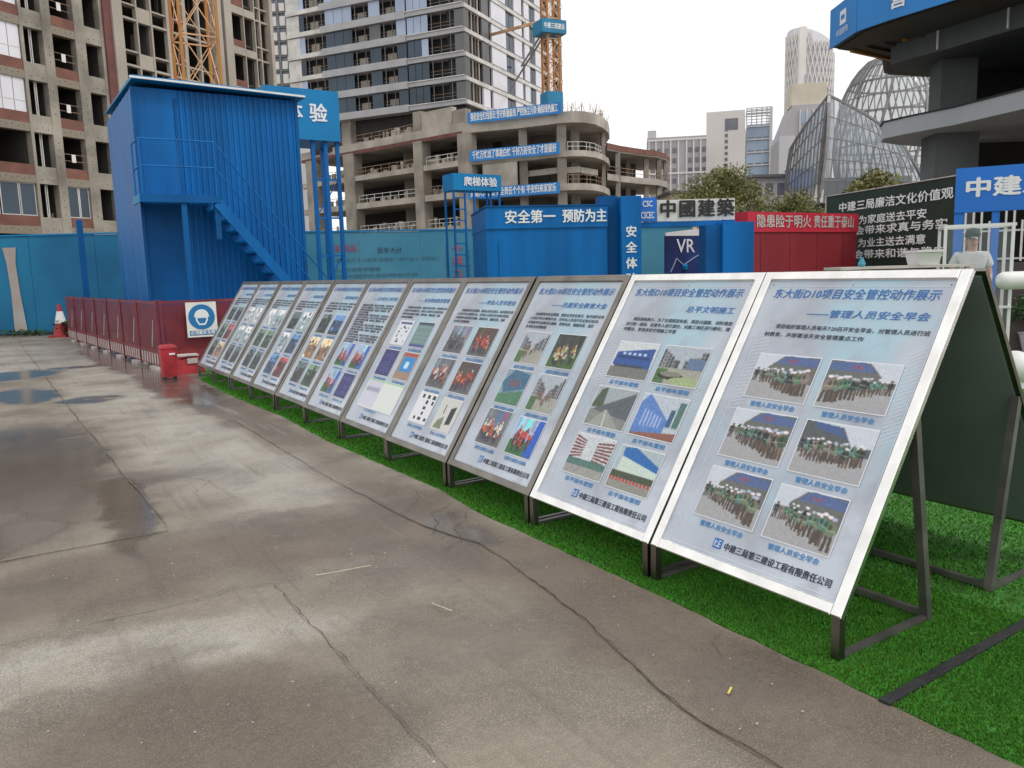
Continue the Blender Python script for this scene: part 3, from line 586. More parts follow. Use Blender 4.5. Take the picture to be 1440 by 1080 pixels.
def board(i):
    near = i < 3; sub, body, cap, kinds = TXT[i]; r = random.Random(i + 40)
    F = board_frame(1.859 + (i + 1) * BW, 2.684 + r.uniform(-.010, .010), -90) @ RZ(r.uniform(-.5, .5))
    t = thing('display_board', LAB[i], 'display board', F, 'slanted display boards standing in a row on the turf')
    P, w, fw = make_frame(t, F, near, M_steel if i < 2 else M_browngrey)
    P = P @ T(0, 0, -.014)
    poster = MB(P).box(fw - .004, w - fw + .004, fw - .004, BL - fw + .004, -.004, 0).build('poster', M_poster, t)
    b = MB(P)
    for a in ((.11, 1.045, .066, .069), (.11, 1.045, 1.525, 1.528), (.11, .113, .066, 1.528), (1.042, 1.045, .066, 1.528)): b.box(a[0], a[1], a[2], a[3], .001, .0018)
    for k in range(22 if near else 12):                      # pale hatching behind the pictures
        y = .80 + k * (.021 if near else .038); b.add([(.115, y, .0012), (.20, y + .02, .0012), (.20, y + .023, .0012), (.115, y + .003, .0012)], [(0, 1, 2, 3)])
        b.add([(.97, y - .06, .0012), (1.04, y - .02, .0012), (1.04, y - .017, .0012), (.97, y - .057, .0012)], [(0, 1, 2, 3)])
    b.build('border_lines', M_pline, poster)
    Z = P @ T(0, 0, .0022)
    text('东大街D10项目安全管控动作展示', .060, M_txtblue, poster, Z @ T(.555, 1.478, 0), bold=.010, shear=.12, fit=.90, name='title')
    text(sub, .046, M_txtblue, poster, Z @ T(.995, 1.368, 0), align='RIGHT', bold=.008, shear=.12, fit=.05 * len(sub) * 1.28 if i != 1 else .37, name='subtitle')
    bm = MB(); y = 1.288
    lh = .047 if i == 0 else .036 if i != 5 else .030
    for k, ln in enumerate(body):
        if ln == body[0] and i != 5: text(ln, .027, None, None, Z @ T(.20, y, 0), align='LEFT', bold=.012, fit=.82, mb=bm)
        else: text(ln, .027, None, None, Z @ T(.15, y, 0), align='LEFT', bold=.012, fit=.87 * min(1, len(ln) / 26), mb=bm)
        y -= lh
    bm.build('body_text', M_txtdark, poster)
    text('中建三局第三建设工程有限责任公司', .04, M_txtdark, poster, Z @ T(.72, .116, 0), bold=.03, fit=.575, name='company_name')
    MB(Z).box(.365, .415, .098, .146, 0, .001).build('logo', M_txtblue, poster)
    lb = MB(Z @ T(0, 0, .0014))
    for a in ((.372, .387, .125, .129), (.372, .376, .106, .138), (.394, .408, .134, .138), (.394, .398, .106, .138), (.394, .408, .119, .123), (.380, .408, .106, .110)): lb.add([(a[0], a[2], 0), (a[1], a[2], 0), (a[1], a[3], 0), (a[0], a[3], 0)], [(0, 1, 2, 3)])
    lb.build('logo_mark', M_txtwhite, poster)
    slots = [(.185, .542, .885, 1.125), (.603, .957, .885, 1.125), (.178, .542, .553, .809), (.602, .96, .553, .809), (.182, .544, .229, .485), (.604, .95, .224, .478)]
    res = (112, 92, 64, 46, 40, 34, 30, 26, 24, 22, 20)[i]
    for k, kd in enumerate(kinds):
        if kd is None: continue
        x0, x1, s0, s1 = slots[k]
        if i >= 2:
            mxx = (x0 + x1) / 2; x0, x1 = mxx - .155, mxx + .155
            if i >= 2: s0 -= .0; s1 += .015
        if kd == 'blank2': photo('blank', P, .18, .96, .215, .50, res, poster, 7); text(cap, .03, M_txtcap, poster, Z @ T(.5, .19, 0), fit=.26, name='caption'); continue
        photo(kd, P, x0, x1, s0, s1, res, poster, i * 10 + k)
        text(cap, .03, M_txtcap, poster, Z @ T((x0 + x1) / 2 + .01, s0 - .038, 0), bold=.02, fit=.265, name='caption')
    for x in (.075, .55, 1.03): MB(P).lathe([(.004, .0), (.003, .002)], (x, BL - .075, 0), 6).build('screw', M_darksteel, t)
for i in range(11): board(i)
LB2 = ['dark green back of the nearest board of the row facing away', 'second board of the row facing away, its dark back behind the front boards', 'third board of the row facing away, mostly hidden by the front boards']
for i in range(3):
    F = SITE @ T(4.545, 1.859 + i * BW + .02, 0) @ RZ(90)
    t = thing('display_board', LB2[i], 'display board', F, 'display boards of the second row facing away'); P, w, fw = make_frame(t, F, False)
    MB(P @ T(0, 0, -.014)).box(fw, w - fw, fw, BL - fw, -.004, 0).build('poster', M_poster, t)

# ------------------------------------------------------------ left residential block under construction
def left_block():
    F = frame(-26.575, 50, 25)
    t = thing('apartment_building', 'grey raw concrete residential block with red brick parapets behind the blue shed', 'building', F)
    Z = [4.54 + 2.94 * k for k in range(-1, 10)]; top = Z[-1] + .6
    c1 = [(-9.6, -8.9), (-6.9, -6.5), (-2.05, -1.87), (-.67, -.08), (1.45, 2.15), (3.3, 3.5)]
    for a, c in c1: pbox('column', F, a, c, -.02, .45, 0, top, M_conc, t)
    pbox('red_column', F, 3.503, 4.067, -.16, .45, 0, top, M_redstrip, t)
    for a, c in [(4.07, 4.83), (12.83, 13.6), (13.9, 14.65), (18.85, 19.2)]: pbox('column', F, a, c, -.3, .3, 0, top, M_conc2, t)
    for a, c in [(6.13, 6.24), (7.3, 7.42), (8.64, 8.9), (10.1, 10.4), (11.5, 11.65), (16.15, 16.24), (17.35, 17.45), (17.94, 18.06)]: pbox('column', F, a, c, -.03, .3, 0, top, M_conc2, t)
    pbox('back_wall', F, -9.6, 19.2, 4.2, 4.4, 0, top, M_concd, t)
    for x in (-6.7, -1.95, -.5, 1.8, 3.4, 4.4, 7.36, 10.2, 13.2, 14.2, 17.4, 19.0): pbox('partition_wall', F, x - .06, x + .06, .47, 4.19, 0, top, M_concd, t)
    hol = MB(F)
    for k, z in enumerate(Z):
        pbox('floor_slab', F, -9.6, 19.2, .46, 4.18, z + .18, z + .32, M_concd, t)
        # wing one
        for a, c in [(-8.9, -6.9), (-6.5, -2.05), (-1.87, -.67), (-.08, 1.45), (2.15, 3.3)]:
            pbox('floor_beam', F, a, c, .0, .4, z, z + .46, M_beam if a in (-6.5, -.08, -8.9) else M_conc, t)
            if a in (-6.5, -.08, -8.9): pbox('brick_parapet', F, a, c, .02, .38, z + .463, z + 1.06, M_brick, t)
            else: pbox('sill_wall', F, a, c, .02, .38, z + .463, z + 1.0, M_conc, t)
            for q in range(int((c - a) / .35)): hol.box(a + .2 + q * .35, a + .25 + q * .35, -.006, .01, z + .2 + .08 * (q % 2), z + .25 + .08 * (q % 2), )
        for x in (-.4, 1.8, 3.0):
            for q in range(4): hol.box(x, x + .05, -.026, .0, z + 1.2 + q * .42, z + 1.26 + q * .42)
        # wing two: shifted floors
        y2 = z - .71
        for a, c in [(4.83, 6.13), (6.24, 7.3), (7.42, 8.64), (8.9, 10.1), (10.4, 11.5), (11.65, 12.83)]:
            pbox('ledge', F, a, c, .0, .35, y2, y2 + .14, M_conc2, t)
            if a in (6.24,): pbox('sill_wall', F, a, c, .02, .3, y2 + .143, y2 + .95, M_conc2, t)
            else: pbox('ledge', F, a, c, .0, .35, y2 + .92, y2 + 1.02, M_conc2, t)
        pbox('sill_wall', F, 13.6, 13.9, .02, .3, y2, y2 + .9, M_conc2, t)
        for a, c in [(14.65, 16.15), (16.24, 17.35)]:
            pbox('floor_beam', F, a, c, -.05, .35, y2, y2 + .55, M_conc2, t)
            if a < 16: pbox('brick_parapet', F, a, c, -.03, .3, y2 + .553, y2 + 1.05, M_brick, t)
        for a, c in [(17.45, 17.94), (18.06, 18.85)]: pbox('ledge', F, a, c, .0, .3, y2, y2 + .12, M_conc2, t); pbox('ledge', F, a, c, .0, .3, y2 + .95, y2 + 1.05, M_conc2, t)
        # fittings
        zo, zi = z - 1.87, z
        if k: 
            if abs(z - 7.48) < .1:
                for a, c in [(-.04, .70), (.74, 1.41)]: window(F, t, a, c, .12, zo, zi, M_gdark)
                for a, c in [(-6.45, -4.3), (-4.2, -3.1), (-3.05, -2.1)]: window(F, t, a, c, .12, zo, zi, M_gdark)
            elif z > 12:
                for a, c in [(-6.45, -5.4), (-5.36, -4.3), (-4.26, -3.5), (-3.46, -2.8), (-2.76, -2.1)]:
                    pbox('white_panel', F, a, c, .1, .14, zo, zi, M_wpanel, t)
                pbox('panel_rail', F, -6.45, -2.1, .085, .099, zo + .6, zo + .64, M_bandw, t)
            for hgt in (.45, .85): MB(F).tube((-.08, .1, zo + hgt), (1.45, .1, zo + hgt), .02, 5).build('handrail', M_rust, t) if abs(z - 7.48) > .1 else None
            if abs(z - 7.48) > .1:
                pbox('paper_notice', F, .45, .72, .05, .06, zo + .38, zo + .85, M_white, t)
            for x in (-1.33, -1.22): MB(F).tube((x, .3, zo - .1), (x, .3, zi), .035, 6).build('drain_pipe', M_bandw, t)
    hol.build('tie_holes', M_dark, t, kind='stuff')
    rr = random.Random(8); cl = MB(F)
    for z in Z:
        for q in range(16): x = rr.uniform(-9, 18.6); y = rr.uniform(.8, 3.2); cl.box(x, x + rr.uniform(.05, .1), y, y + .08, z + .32, z + 2.9) if rr.random() < .6 else cl.box(x, x + rr.uniform(.3, 1.1), y, y + .4, z + .32, z + rr.uniform(1.2, 2.0))
    cl.build('props_and_materials', M_pod, t, kind='stuff')
    MB(F).box(-9.6, 19.2, .0, 12, top, top + .4).build('roof_slab', M_conc, t)
def window(F, t, a, c, y, z0, z1, mg, mfr=None, nm='window_pane'):
    w = .05; mfr = mfr or M_bandw
    b = MB(F); b.box(a, c, y, y + .05, z0, z0 + w); b.box(a, c, y, y + .05, z1 - w, z1); b.box(a, a + w, y, y + .05, z0 + w, z1 - w); b.box(c - w, c, y, y + .05, z0 + w, z1 - w)
    f = b.build('window_frame', mfr, t); pbox(nm, F, a + w, c - w, y + .015, y + .03, z0 + w, z1 - w, mg, f)
left_block()

# ------------------------------------------------------------ dark high-rise far left
def dark_tower():
    F = frame(-47.4, 180, 95)
    t = thing('high_rise_building', 'dark framed high-rise with columns of white windows between the two concrete buildings', 'building', F)
    MB(F).box(-6, 2.0, .3, 14, 0, 84).build('wall', M_farwin, t); pbox('corner_column', F, 2.0, 2.95, -.1, 14, 0, 84, M_fargrey2, t)
    for x in (-4.2, -2.4, -.35, 1.55): pbox('pier', F, x, x + .35, -.1, .3, 0, 84, M_farwin, t)
    for k in range(26):
        z = 8 + k * 2.95
        pbox('floor_band', F, -6, 2.0, .0, .299, z - .9, z - .55, M_ggrey, t)
        for x in (-3.7, -1.8, .1): pbox('window', F, x, x + 1.25, .1, .28, z - .4, z + 1.5 - .3 * (k % 2), M_farwhite, t)
dark_tower()

# ------------------------------------------------------------ tower with grey bands in the middle
def mid_tower():
    FL = frame(-5.278, 118, 115); FR = frame(-5.278, 118, 25)
    t = thing('tower_block', 'tall tower block with pale grey bands, dark glass and white side cladding', 'building', FL)
    Z = [25.15 + 3.25 * k + .2 for k in range(9)]; top = Z[-1] + 3.2
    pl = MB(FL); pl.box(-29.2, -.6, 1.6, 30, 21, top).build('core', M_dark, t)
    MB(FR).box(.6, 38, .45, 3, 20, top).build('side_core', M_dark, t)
    for k, z in enumerate(Z):
        # left face bands
        pbox('floor_band', FL, -31, -24.5, -.2, 1.5, z - .1, z + .55, M_bandw, t)
        pbox('floor_band', FL, -24.5, -9.4, -.35, 1.5, z - .22, z + .78, M_band, t)
        pbox('floor_band', FL, -9.4, -.0, -.2, 1.5, z - .1, z + .5, M_band, t)
        pbox('trim', FL, -9.4, -.0, -.35, -.2, z + .50, z + .62, M_bandw, t)
        z0, z1 = z + .8, z + 3.02
        pbox('corner_cladding', FL, -31, -28.6, 0, .5, z0 - .2, z1, M_bandw, t)
        k += 1; lt = k >= 4
        def pane(a, c, m, y=.05): pbox('glass_pane', FL, a, c - .07, y, y + .08, z0 - .2, z1, m, t)
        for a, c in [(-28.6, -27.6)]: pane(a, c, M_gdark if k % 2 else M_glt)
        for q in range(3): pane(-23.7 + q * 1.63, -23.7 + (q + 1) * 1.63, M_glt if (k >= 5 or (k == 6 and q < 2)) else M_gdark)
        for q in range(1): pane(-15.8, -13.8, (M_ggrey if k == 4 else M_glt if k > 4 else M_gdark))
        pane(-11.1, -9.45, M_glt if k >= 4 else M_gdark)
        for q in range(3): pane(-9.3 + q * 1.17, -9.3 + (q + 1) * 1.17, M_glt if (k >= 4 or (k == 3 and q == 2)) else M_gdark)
        pbox('grey_panel', FL, -1.5, -.0, .0, .3, z0 - .3, z1, M_ggrey, t)
        for a, c in [(-27.6, -23.75), (-18.8, -15.85), (-13.75, -11.15), (-5.75, -1.5)]:
            n = 2 if c - a > 3 else 1
            for q in range(n + 1): x = a + (c - a) * (q + .3) / (n + .8); pbox('mullion', FL, x, x + .08, .1, .2, z0 - .2, z1, M_ggrey if q % 2 else M_mull, t)
            if c < -2: pbox('inner_wall', FL, a + .4, a + 1.9, 1.0, 1.2, z0 - .2, z0 + 1.3, M_conc2, t)
            MB(FL).beam((a, .3, z0 + .45), (c, .3, z0 + .45), .05).build('guard_rail', M_mull, t)
            MB(FL).beam((a, .3, z0 + .9), (c, .3, z0 + .9), .05).build('guard_rail', M_rust, t)
        # right face
        pbox('side_band', FR, 0.01, 38, -.15, .44, z - .05, z + .5, M_bandw, t)
        if k > 0: pbox('side_trim', FR, 8.6, 38, -.17, -.151, z + .5, z + .62, M_ggrey, t)
        y0, y1 = z + .5, z + 3.2
        for a, c, m, nm in [(0.3, 1.4, M_ggrey, 'grey_panel'), (5.6, 7.9, M_ggrey if k > 1 else M_wpanel, 'side_panel'), (8.9, 14.0, M_wpanel, 'white_panel'), (17.2, 20.2, M_wpanel, 'white_panel'), (21.2, 23.2, M_wpanel, 'white_panel'), (25.7, 29.2, M_wpanel, 'white_panel'), (31.5, 33.5, M_wpanel, 'white_panel'), (36, 38, M_ggrey, 'grey_panel')]:
            pbox(nm, FR, a, c, .0, .3, y0, y1 - .02, m, t)
        for a, c in [(14.0, 17.2), (23.2, 25.7)]: 
            for q in (0, 1): 
                x0 = a + .15 + q * (c - a - .2) / 2; pbox('side_window', FR, x0, x0 + (c - a) / 2 - .25, .15, .25, y0 + .35, y1 - .25, M_gdark, t)
            pbox('window_sill', FR, a, c, .05, .3, y0, y0 + .3, M_ggrey, t)
        for q in range(4): x = 1.6 + q; pbox('mullion', FR, x, x + .12, .1, .25, y0, y1, M_bandw if q % 2 else M_rust, t)
    MB(FL).box(-31, 0, 0, 38, top, top + .5).build('roof_slab', M_band, t)
    return t
mid_tower()

# ------------------------------------------------------------ podium frame
def podium():
    FP = frame(-5.722, 112, 130)
    t = thing('concrete_podium', 'open concrete podium floors with rounded corner below the tower block', 'building', FP)
    def P(s, y=0): v = FP @ Vector((s, y, 0)); return (v.x, v.y)
    fr = [P(-37), P(0), (2.0, 109.2), (6.8, 106.6), (8.6, 106.1), (10.2, 106.5), (11.8, 108.0), (13.2, 111.0), (14.4, 115.0), (15.2, 120)]
    back = [(15.2, 140), (-20, 158), P(-37, 18)]
    def inner(d):
        c = Vector((-2, 135)); return [tuple(Vector(p) + (c - Vector(p)).normalized() * d) for p in fr]
    lev = [(20.2, 21.6, 'top'), (16.0, 16.75, ''), (11.75, 12.6, ''), (7.2, 8.0, ''), (2.8, 3.5, '')]
    for z0, z1, n in lev:
        MB().prism(fr + back, z0, z1).build('floor_slab', M_pod2, t)
    MB(FP).box(-36, 0, -.05, .0, 20.0, 20.5).build('bracket_strip', M_redstrip, t)
    MB().prism(inner(10)[1:] + back, 0, 20.2).build('added_light_block', M_podd, t)  # box added inside to block light through the open floors
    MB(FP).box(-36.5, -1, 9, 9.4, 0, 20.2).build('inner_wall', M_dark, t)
    cols = [(-35, -32.3), (-25.4, -22.9), (-9.6, -7.8), (-.9, 1.1)]
    for a, c in cols: MB(FP).box(a, c, -.12, 1.6, 0, 20.2).build('column', M_pod, t)
    for x, y, r in [(2.4, 110.0, .55), (7.35, 107.1, .6), (13.6, 114.3, .25), (9.5, 112, .6), (-15, 128, .8)]: MB().box(x - r, x + r, y - .1, y + 1.3, 0, 20.2).build('column', M_pod, t)
    MB(FP).box(-7.9, -1.9, .1, 1.0, 21.6, 24.0).build('wall_panel', M_pod2, t)
    MB(FP).box(-9.6, -8.0, .1, 1.2, 21.6, 24.3).build('column', M_pod, t); MB(FP).box(-1.8, .6, .1, 1.2, 21.6, 23.4).build('column', M_pod, t); MB(FP).box(-25.6, -23.4, .1, 1.2, 21.6, 25.2).build('column', M_pod, t)
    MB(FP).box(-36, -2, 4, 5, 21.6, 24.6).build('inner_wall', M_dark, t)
    pbox('wall_panel', frame(-3.2, 110.8, 116), 0, 5.0, .2, .6, 12.7, 15.9, M_pod2, t)
    b = MB(); ri = [(2.6, 110.6), (7, 108.0), (9.8, 107.7), (12.4, 112)]
    for a, c in zip(ri[:-1], ri[1:]): b.beam((*a, 14.4), (*c, 14.5), .3, .75)
    b.build('ramp_beam', M_pod2, t)
    r = random.Random(4)
    # rails and clutter on the floors
    def rail(p, q, z, n):
        b = MB(); p = Vector(p); q = Vector(q)
        for h in (.6, 1.15): b.beam((*p, z + h), (*q, z + h), .07)
        for k in range(n + 1): v = p.lerp(q, k / n); b.beam((*v, z), (*v, z + 1.2), .07)
        b.build('guard_rail', M_rust if r.random() < .35 else M_bandw, t)
    for z in (21.6, 16.75, 12.6, 8.0):
        for a, c in [(-32, -26), (-22.6, -10), (-7.5, -1.2)]: rail(P(a, .4), P(c, .4), z, int((c - a) / 1.6))
        if z < 20:
            for p, q in [((8.1, 106.8), (10.1, 107.1)), ((10.1, 107.1), (11.6, 108.6)), ((11.6, 108.6), (13.0, 112))]: rail(p, q, z, 3)
    cl = MB(FP)
    for z in (21.6, 16.75, 12.6, 8.0):
        for k in range(46): x = r.uniform(-32, -2); w = r.uniform(.2, .9); y = r.uniform(.8, 2.5); cl.box(x, x + w, y, y + .3, z, z + r.uniform(.3, 1.5))
    cl.build('stacked_materials', M_pod2, t, kind='stuff')
    rb = MB()
    for k in range(80):
        x = r.uniform(4, 14.5); y = np.interp(x, [4, 8.6, 11.8, 14.5], [108.4, 106.6, 108.6, 116]); rb.beam((x, y + .3, 21.6), (x + r.uniform(-.5, .5), y + .3, 21.6 + r.uniform(.3, 1.5)), .05)
    rb.build('reinforcement_bars', M_rust, t, kind='stuff')
podium()
def podium_wing():
    t = thing('concrete_podium', 'lower concrete wing with brown rimmed curved roof slab, right of the podium', 'building', T(20, 125, 0))
    top = [(14.4, 116.6), (16.6, 119.6), (18.8, 122.0), (21, 124.2), (23.2, 126.0), (25.2, 129.5), (26.6, 133.6)]
    bk = [(27, 142), (14, 142)]
    for z0, z1, m in [(18.15, 18.95, M_pod2), (14.0, 14.9, M_pod2), (9.8, 10.6, M_pod2), (5.6, 6.4, M_pod2)]: MB().prism(top + bk, z0, z1).build('floor_slab', m, t)
    rim = [(x - .1 - .03, y - .12) for x, y in top]; b = MB()
    for a, c in zip(rim[:-1], rim[1:]): b.beam((*a, 18.7), (*c, 18.7), .25, .75)
    b.build('roof_rim', M_brick, t)
    for x, y in [(16.3, 119.8), (21.5, 126), (23.8, 128), (25.6, 131.5), (19, 128)]: MB().box(x - .35, x + .35, y - .3, y + .5, 0, 18.2).build('column', M_pod, t)
    for z in (14.9, 10.6):
        for a, c in zip(top[:-1], top[1:]):
            b = MB(); b.beam((a[0], a[1] + .3, z + 1.1), (c[0], c[1] + .3, z + 1.1), .07); b.beam((a[0], a[1] + .3, z + .55), (c[0], c[1] + .3, z + .55), .07); b.beam((a[0], a[1] + .3, z), (a[0], a[1] + .3, z + 1.1), .07); b.build('guard_rail', M_rust, t)
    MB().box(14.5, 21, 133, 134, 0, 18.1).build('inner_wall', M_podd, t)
podium_wing()
# banners hung on the podium
def banner(a, c, z0, z1, s, label):
    a = Vector(a); c = Vector(c); hd = math.degrees(math.atan2(c.x - a.x, c.y - a.y)); F = frame(a.x, a.y, hd); L = (c - a).length
    t = thing('banner', label, 'banner', F, 'blue banners hung on the podium'); MB(F).box(0, L, -.04, 0, z0, z1).build('banner_cloth', M_banner, t)
    h = (z1 - z0); ftext(s, F, L / 2, (z0 + z1) / 2, h * .8, M_txtwhite, t, y=-.06, bold=.02, fit=L * .93)
banner((-4.9, 111.2), (7.3, 105.9), 21.3, 22.7, '强化安全红线意识 坚守质量底线 严控扬尘污染 确保绿色施工', 'topmost blue banner with white characters along the podium roof edge')
banner((-4.8, 111.0), (7.0, 105.8), 16.3, 17.75, '千忙万忙出了事故白忙 千好万好安全了才是最好', 'middle blue banner with white characters across the podium front')
banner((-5.2, 111.0), (6.9, 105.6), 11.35, 12.75, '高高兴兴上班 安全责任个个有 平安归来家家乐', 'lowest blue banner with white characters, partly behind the ladder tower sign')

# ------------------------------------------------------------ tower cranes
def crane(label, F, w, z0, z1, sec, m, mj, rc, rl):
    t = thing('tower_crane', label, 'tower crane', F); h = w / 2
    for sx in (-1, 1):
        for sy in (-1, 1): MB(F).beam((sx * h, sy * h, z0), (sx * h, sy * h, z1), rc * 2).build('mast_leg', m, t)
    n = int((z1 - z0) / sec)
    for k in range(n):
        z = z0 + k * sec; b = MB(F)
        C = [(-h, -h), (h, -h), (h, h), (-h, h)]
        for i in range(4):
            p, q = C[i], C[(i + 1) % 4]; b.beam((*p, z), (*q, z), rl * 1.6); mx_ = ((p[0] + q[0]) / 2, (p[1] + q[1]) / 2)
            b.beam((*p, z), (*mx_, z + sec / 2), rl); b.beam((*mx_, z + sec / 2), (*q, z), rl); b.beam((*p, z + sec), (*mx_, z + sec / 2), rl); b.beam((*mx_, z + sec / 2), (*q, z + sec), rl)
        b.build('mast_bracing', mj, t)
    return t
t = crane('orange lattice crane mast rising behind the blue shed', T(-14.05, 38.6, 0) @ RZ(34), 1.62, 0, 34, 2.5, M_orange, M_orange2, .062, .04)
t = crane('faded orange crane mast with blue collars at the right side of the tower', T(6.5, 112.6, 0) @ RZ(24), 1.75, 21.6, 62, 2.6, M_orange, M_orange2, .12, .07)
_F = T(6.5, 112.6, 0) @ RZ(24)
pbox('blue_collar', _F, -1.9, 1.7, -1.4, 1.5, 32.6, 34.3, M_cyanpanel, t); pbox('base_panel', _F, -1.2, 1.1, -1.2, 1.1, 22.6, 25.2, M_cyanpanel, t)
ftext('中建三局建设', _F, -.1, 33.4, .8, M_txtwhite, t, y=-1.42, bold=.02, fit=3.0)
for a, c, w in [((5.6, 112.2, 34.4), (-1.8, 126, 36.6), .35), ((5.6, 112.4, 33.2), (3.0, 134, 34.0), .22), ((5.8, 112.4, 32.8), (1.2, 130, 29.8), .2)]: MB().beam(a, c, w).build('tie_beam', M_orange2 if w > .3 else M_mull, t)

# ------------------------------------------------------------ far buildings on the right
def slabblock(name, label, F, w, d, z0, z1, mw, wins, mwin, fl=3.0, ww=1.3, wh=1.4):
    t = thing(name, label, 'building', F); MB(F).box(0, w, 0, d, 0, z1).build('wall', mw, t)
    k = 0; z = z0
    while z + fl < z1 + .1:
        for x in wins: pbox('window', F, x, x + ww, -.15, .05, z + .9, z + .9 + wh, mwin, t)
        z += fl; k += 1
    return t
t = slabblock('apartment_building', 'long grey apartment block with rows of small windows, far right of the podium', frame(37.5, 218, 99), 16, 12, 12, 35.2, M_fargrey, [1.0, 2.6, 4.6, 6.6, 10.6, 12.4, 14.2], M_farwin, 2.6, .9, 1.2)
_F = frame(37.5, 218, 99)
for x in (.3, 2.1, 4.0, 5.9, 7.9, 10.0, 11.8, 13.6, 15.4): pbox('white_fin', _F, x, x + .35, -.3, 0, 8, 34.6, M_farwhite, t)
for z in (34.2, 25.6, 17.4): pbox('white_band', _F, .1, 15.9, -.4, -.31, z, z + .45, M_farwhite, t)
pbox('roof_hut', _F, .2, 2.4, 1, 4, 35.2, 37.2, M_fargrey2, t); pbox('end_wall', _F, 15.9, 16.6, -.35, 11, 0, 35.3, M_fargrey2, t)
_F = frame(43.6, 179, 104)
t = slabblock('apartment_building', 'tall plain white slab building with a narrow window strip', _F, 8.0, 14, 10, 34.2, M_farwhite, [], M_farwin)
for k in range(18): pbox('window', _F, 3.9, 4.5, -.08, .05, 10 + k * 1.25, 10.7 + k * 1.25, M_farwin, t)
pbox('roof_opening', _F, 3.9, 6.6, -.06, .05, 30.2, 32.6, M_farwin, t)
_F = frame(52.0, 178, 104)
t = slabblock('office_building', 'slim blue glass office tower with grey roof lattice', _F, 5.2, 12, 8, 31.2, M_farglass, [.3, 1.9, 3.5], M_farwin, 2.7, 1.2, .7)
for k in range(9): pbox('floor_line', _F, 0, 5.2, -.2, 0, 9 + k * 2.7, 9.3 + k * 2.7, M_fargrey2, t)
b = MB(_F)
for k in range(6): b.beam((k * 1.04, 0, 31.2), (k * 1.04, 0, 34.6), .2); b.beam((0, 0, 31.6 + k * .6), (5.2, 0, 31.6 + k * .6), .14); b.beam((0, k * 2, 34.6), (5.2, k * 2, 34.6), .15)
b.beam((0, 10, 31), (0, 10, 34.6), .2); b.beam((5.2, 10, 31), (5.2, 10, 34.6), .2); b.build('roof_lattice', M_fargrey, t)
pbox('corner_fin', _F, 4.7, 5.3, -.5, 0, 5, 34.4, M_fargrey2, t)
_F = frame(62.3, 200, 107); t = slabblock('apartment_building', 'small pale building between the blue office tower and the grey block', _F, 5.5, 8, 8, 31.0, M_fargrey2, [.5, 2.4, 4.2], M_farwin, 2.8, .9, .8)
t = slabblock('apartment_building', 'very distant pale building just above the podium wing', frame(27.5, 240, 88), 4.5, 8, 20, 37.0, M_farwhite, [.8, 2.6], M_fargrey2, 3, .8, .8)
def angled():
    F = frame(49.2, 148, 99); t = thing('office_building', 'grey stone building with stepped roof below the white lattice tower', 'building', F)
    MB(F).add([(0, 0, 0), (8.6, 0, 0), (8.6, 10, 0), (0, 10, 0), (0, 0, 23.5), (2.2, 0, 29.3), (8.6, 0, 29.3), (8.6, 10, 29.3), (2.2, 10, 29.3), (0, 10, 23.5)],
              [(0, 1, 6, 5, 4), (1, 2, 7, 6), (2, 3, 9, 8, 7), (3, 0, 4, 9), (4, 5, 8, 9), (5, 6, 7, 8), (0, 3, 2, 1)]).build('wall', M_fargrey, t)
    pbox('roof_block', F, 2.0, 8.0, .5, 5, 29.3, 33.0, M_cream, t); pbox('stone_face', F, -.1, 2.6, -.2, -.01, 0, 24, M_fargrey2, t)
    for x in (3.6, 4.7, 5.8, 6.9): 
        for k in range(6): pbox('window', F, x, x + .8, -.12, .02, 13 + k * 2.6, 15 + k * 2.6, M_farglass, t)
    for x in (3.3, 4.45, 5.55, 6.65, 7.8): pbox('white_fin', F, x, x + .18, -.3, 0, 12, 28.4, M_farwhite, t)
angled()
def lattice_tower():
    cx, cy = 110, 300; t = thing('lattice_tower', 'tall round white tower wrapped in a diamond lattice', 'tower', T(cx, cy, 0)); rx, ry = 8.4, 7
    def zt(a): return 79.5 + 3.8 * math.cos(a - 3.6)
    n = 40; vs = []; fs = []
    for k in range(n): a = 2 * math.pi * k / n; vs += [(cx + rx * .95 * math.cos(a), cy + ry * .95 * math.sin(a), 0), (cx + rx * .95 * math.cos(a), cy + ry * .95 * math.sin(a), zt(a))]
    for k in range(n): q = (k + 1) % n; fs.append((2 * k, 2 * q, 2 * q + 1, 2 * k + 1))
    fs.append(tuple(2 * k + 1 for k in range(n))); MB().add(vs, fs).build('wall', M_fargrey2, t, smooth=True)
    b = MB(); step = 2 * math.pi / 34; hz = 3.4
    for i in range(34):
        for j in range(24):
            z = j * hz; a = i * step + (j % 2) * step / 2
            for s_ in (-.5, .5):
                a2 = a + s_ * step; z2 = z + hz
                if z2 > zt(a2) or math.sin(a) > .35: continue
                b.beam((cx + rx * math.cos(a), cy + ry * math.sin(a), z), (cx + rx * math.cos(a2), cy + ry * math.sin(a2), z2), .3)
    b.build('diamond_lattice', M_farwhite, t, kind='stuff')
    pbox('smooth_strip', T(cx, cy, 0), -6.0, -3.6, -6.6, -4, 0, 83, M_farwhite, t); pbox('dark_slot', T(cx, cy, 0), -3.9, -3.2, -6.9, -6.2, 50, 67, M_fargrey, t)
lattice_tower()
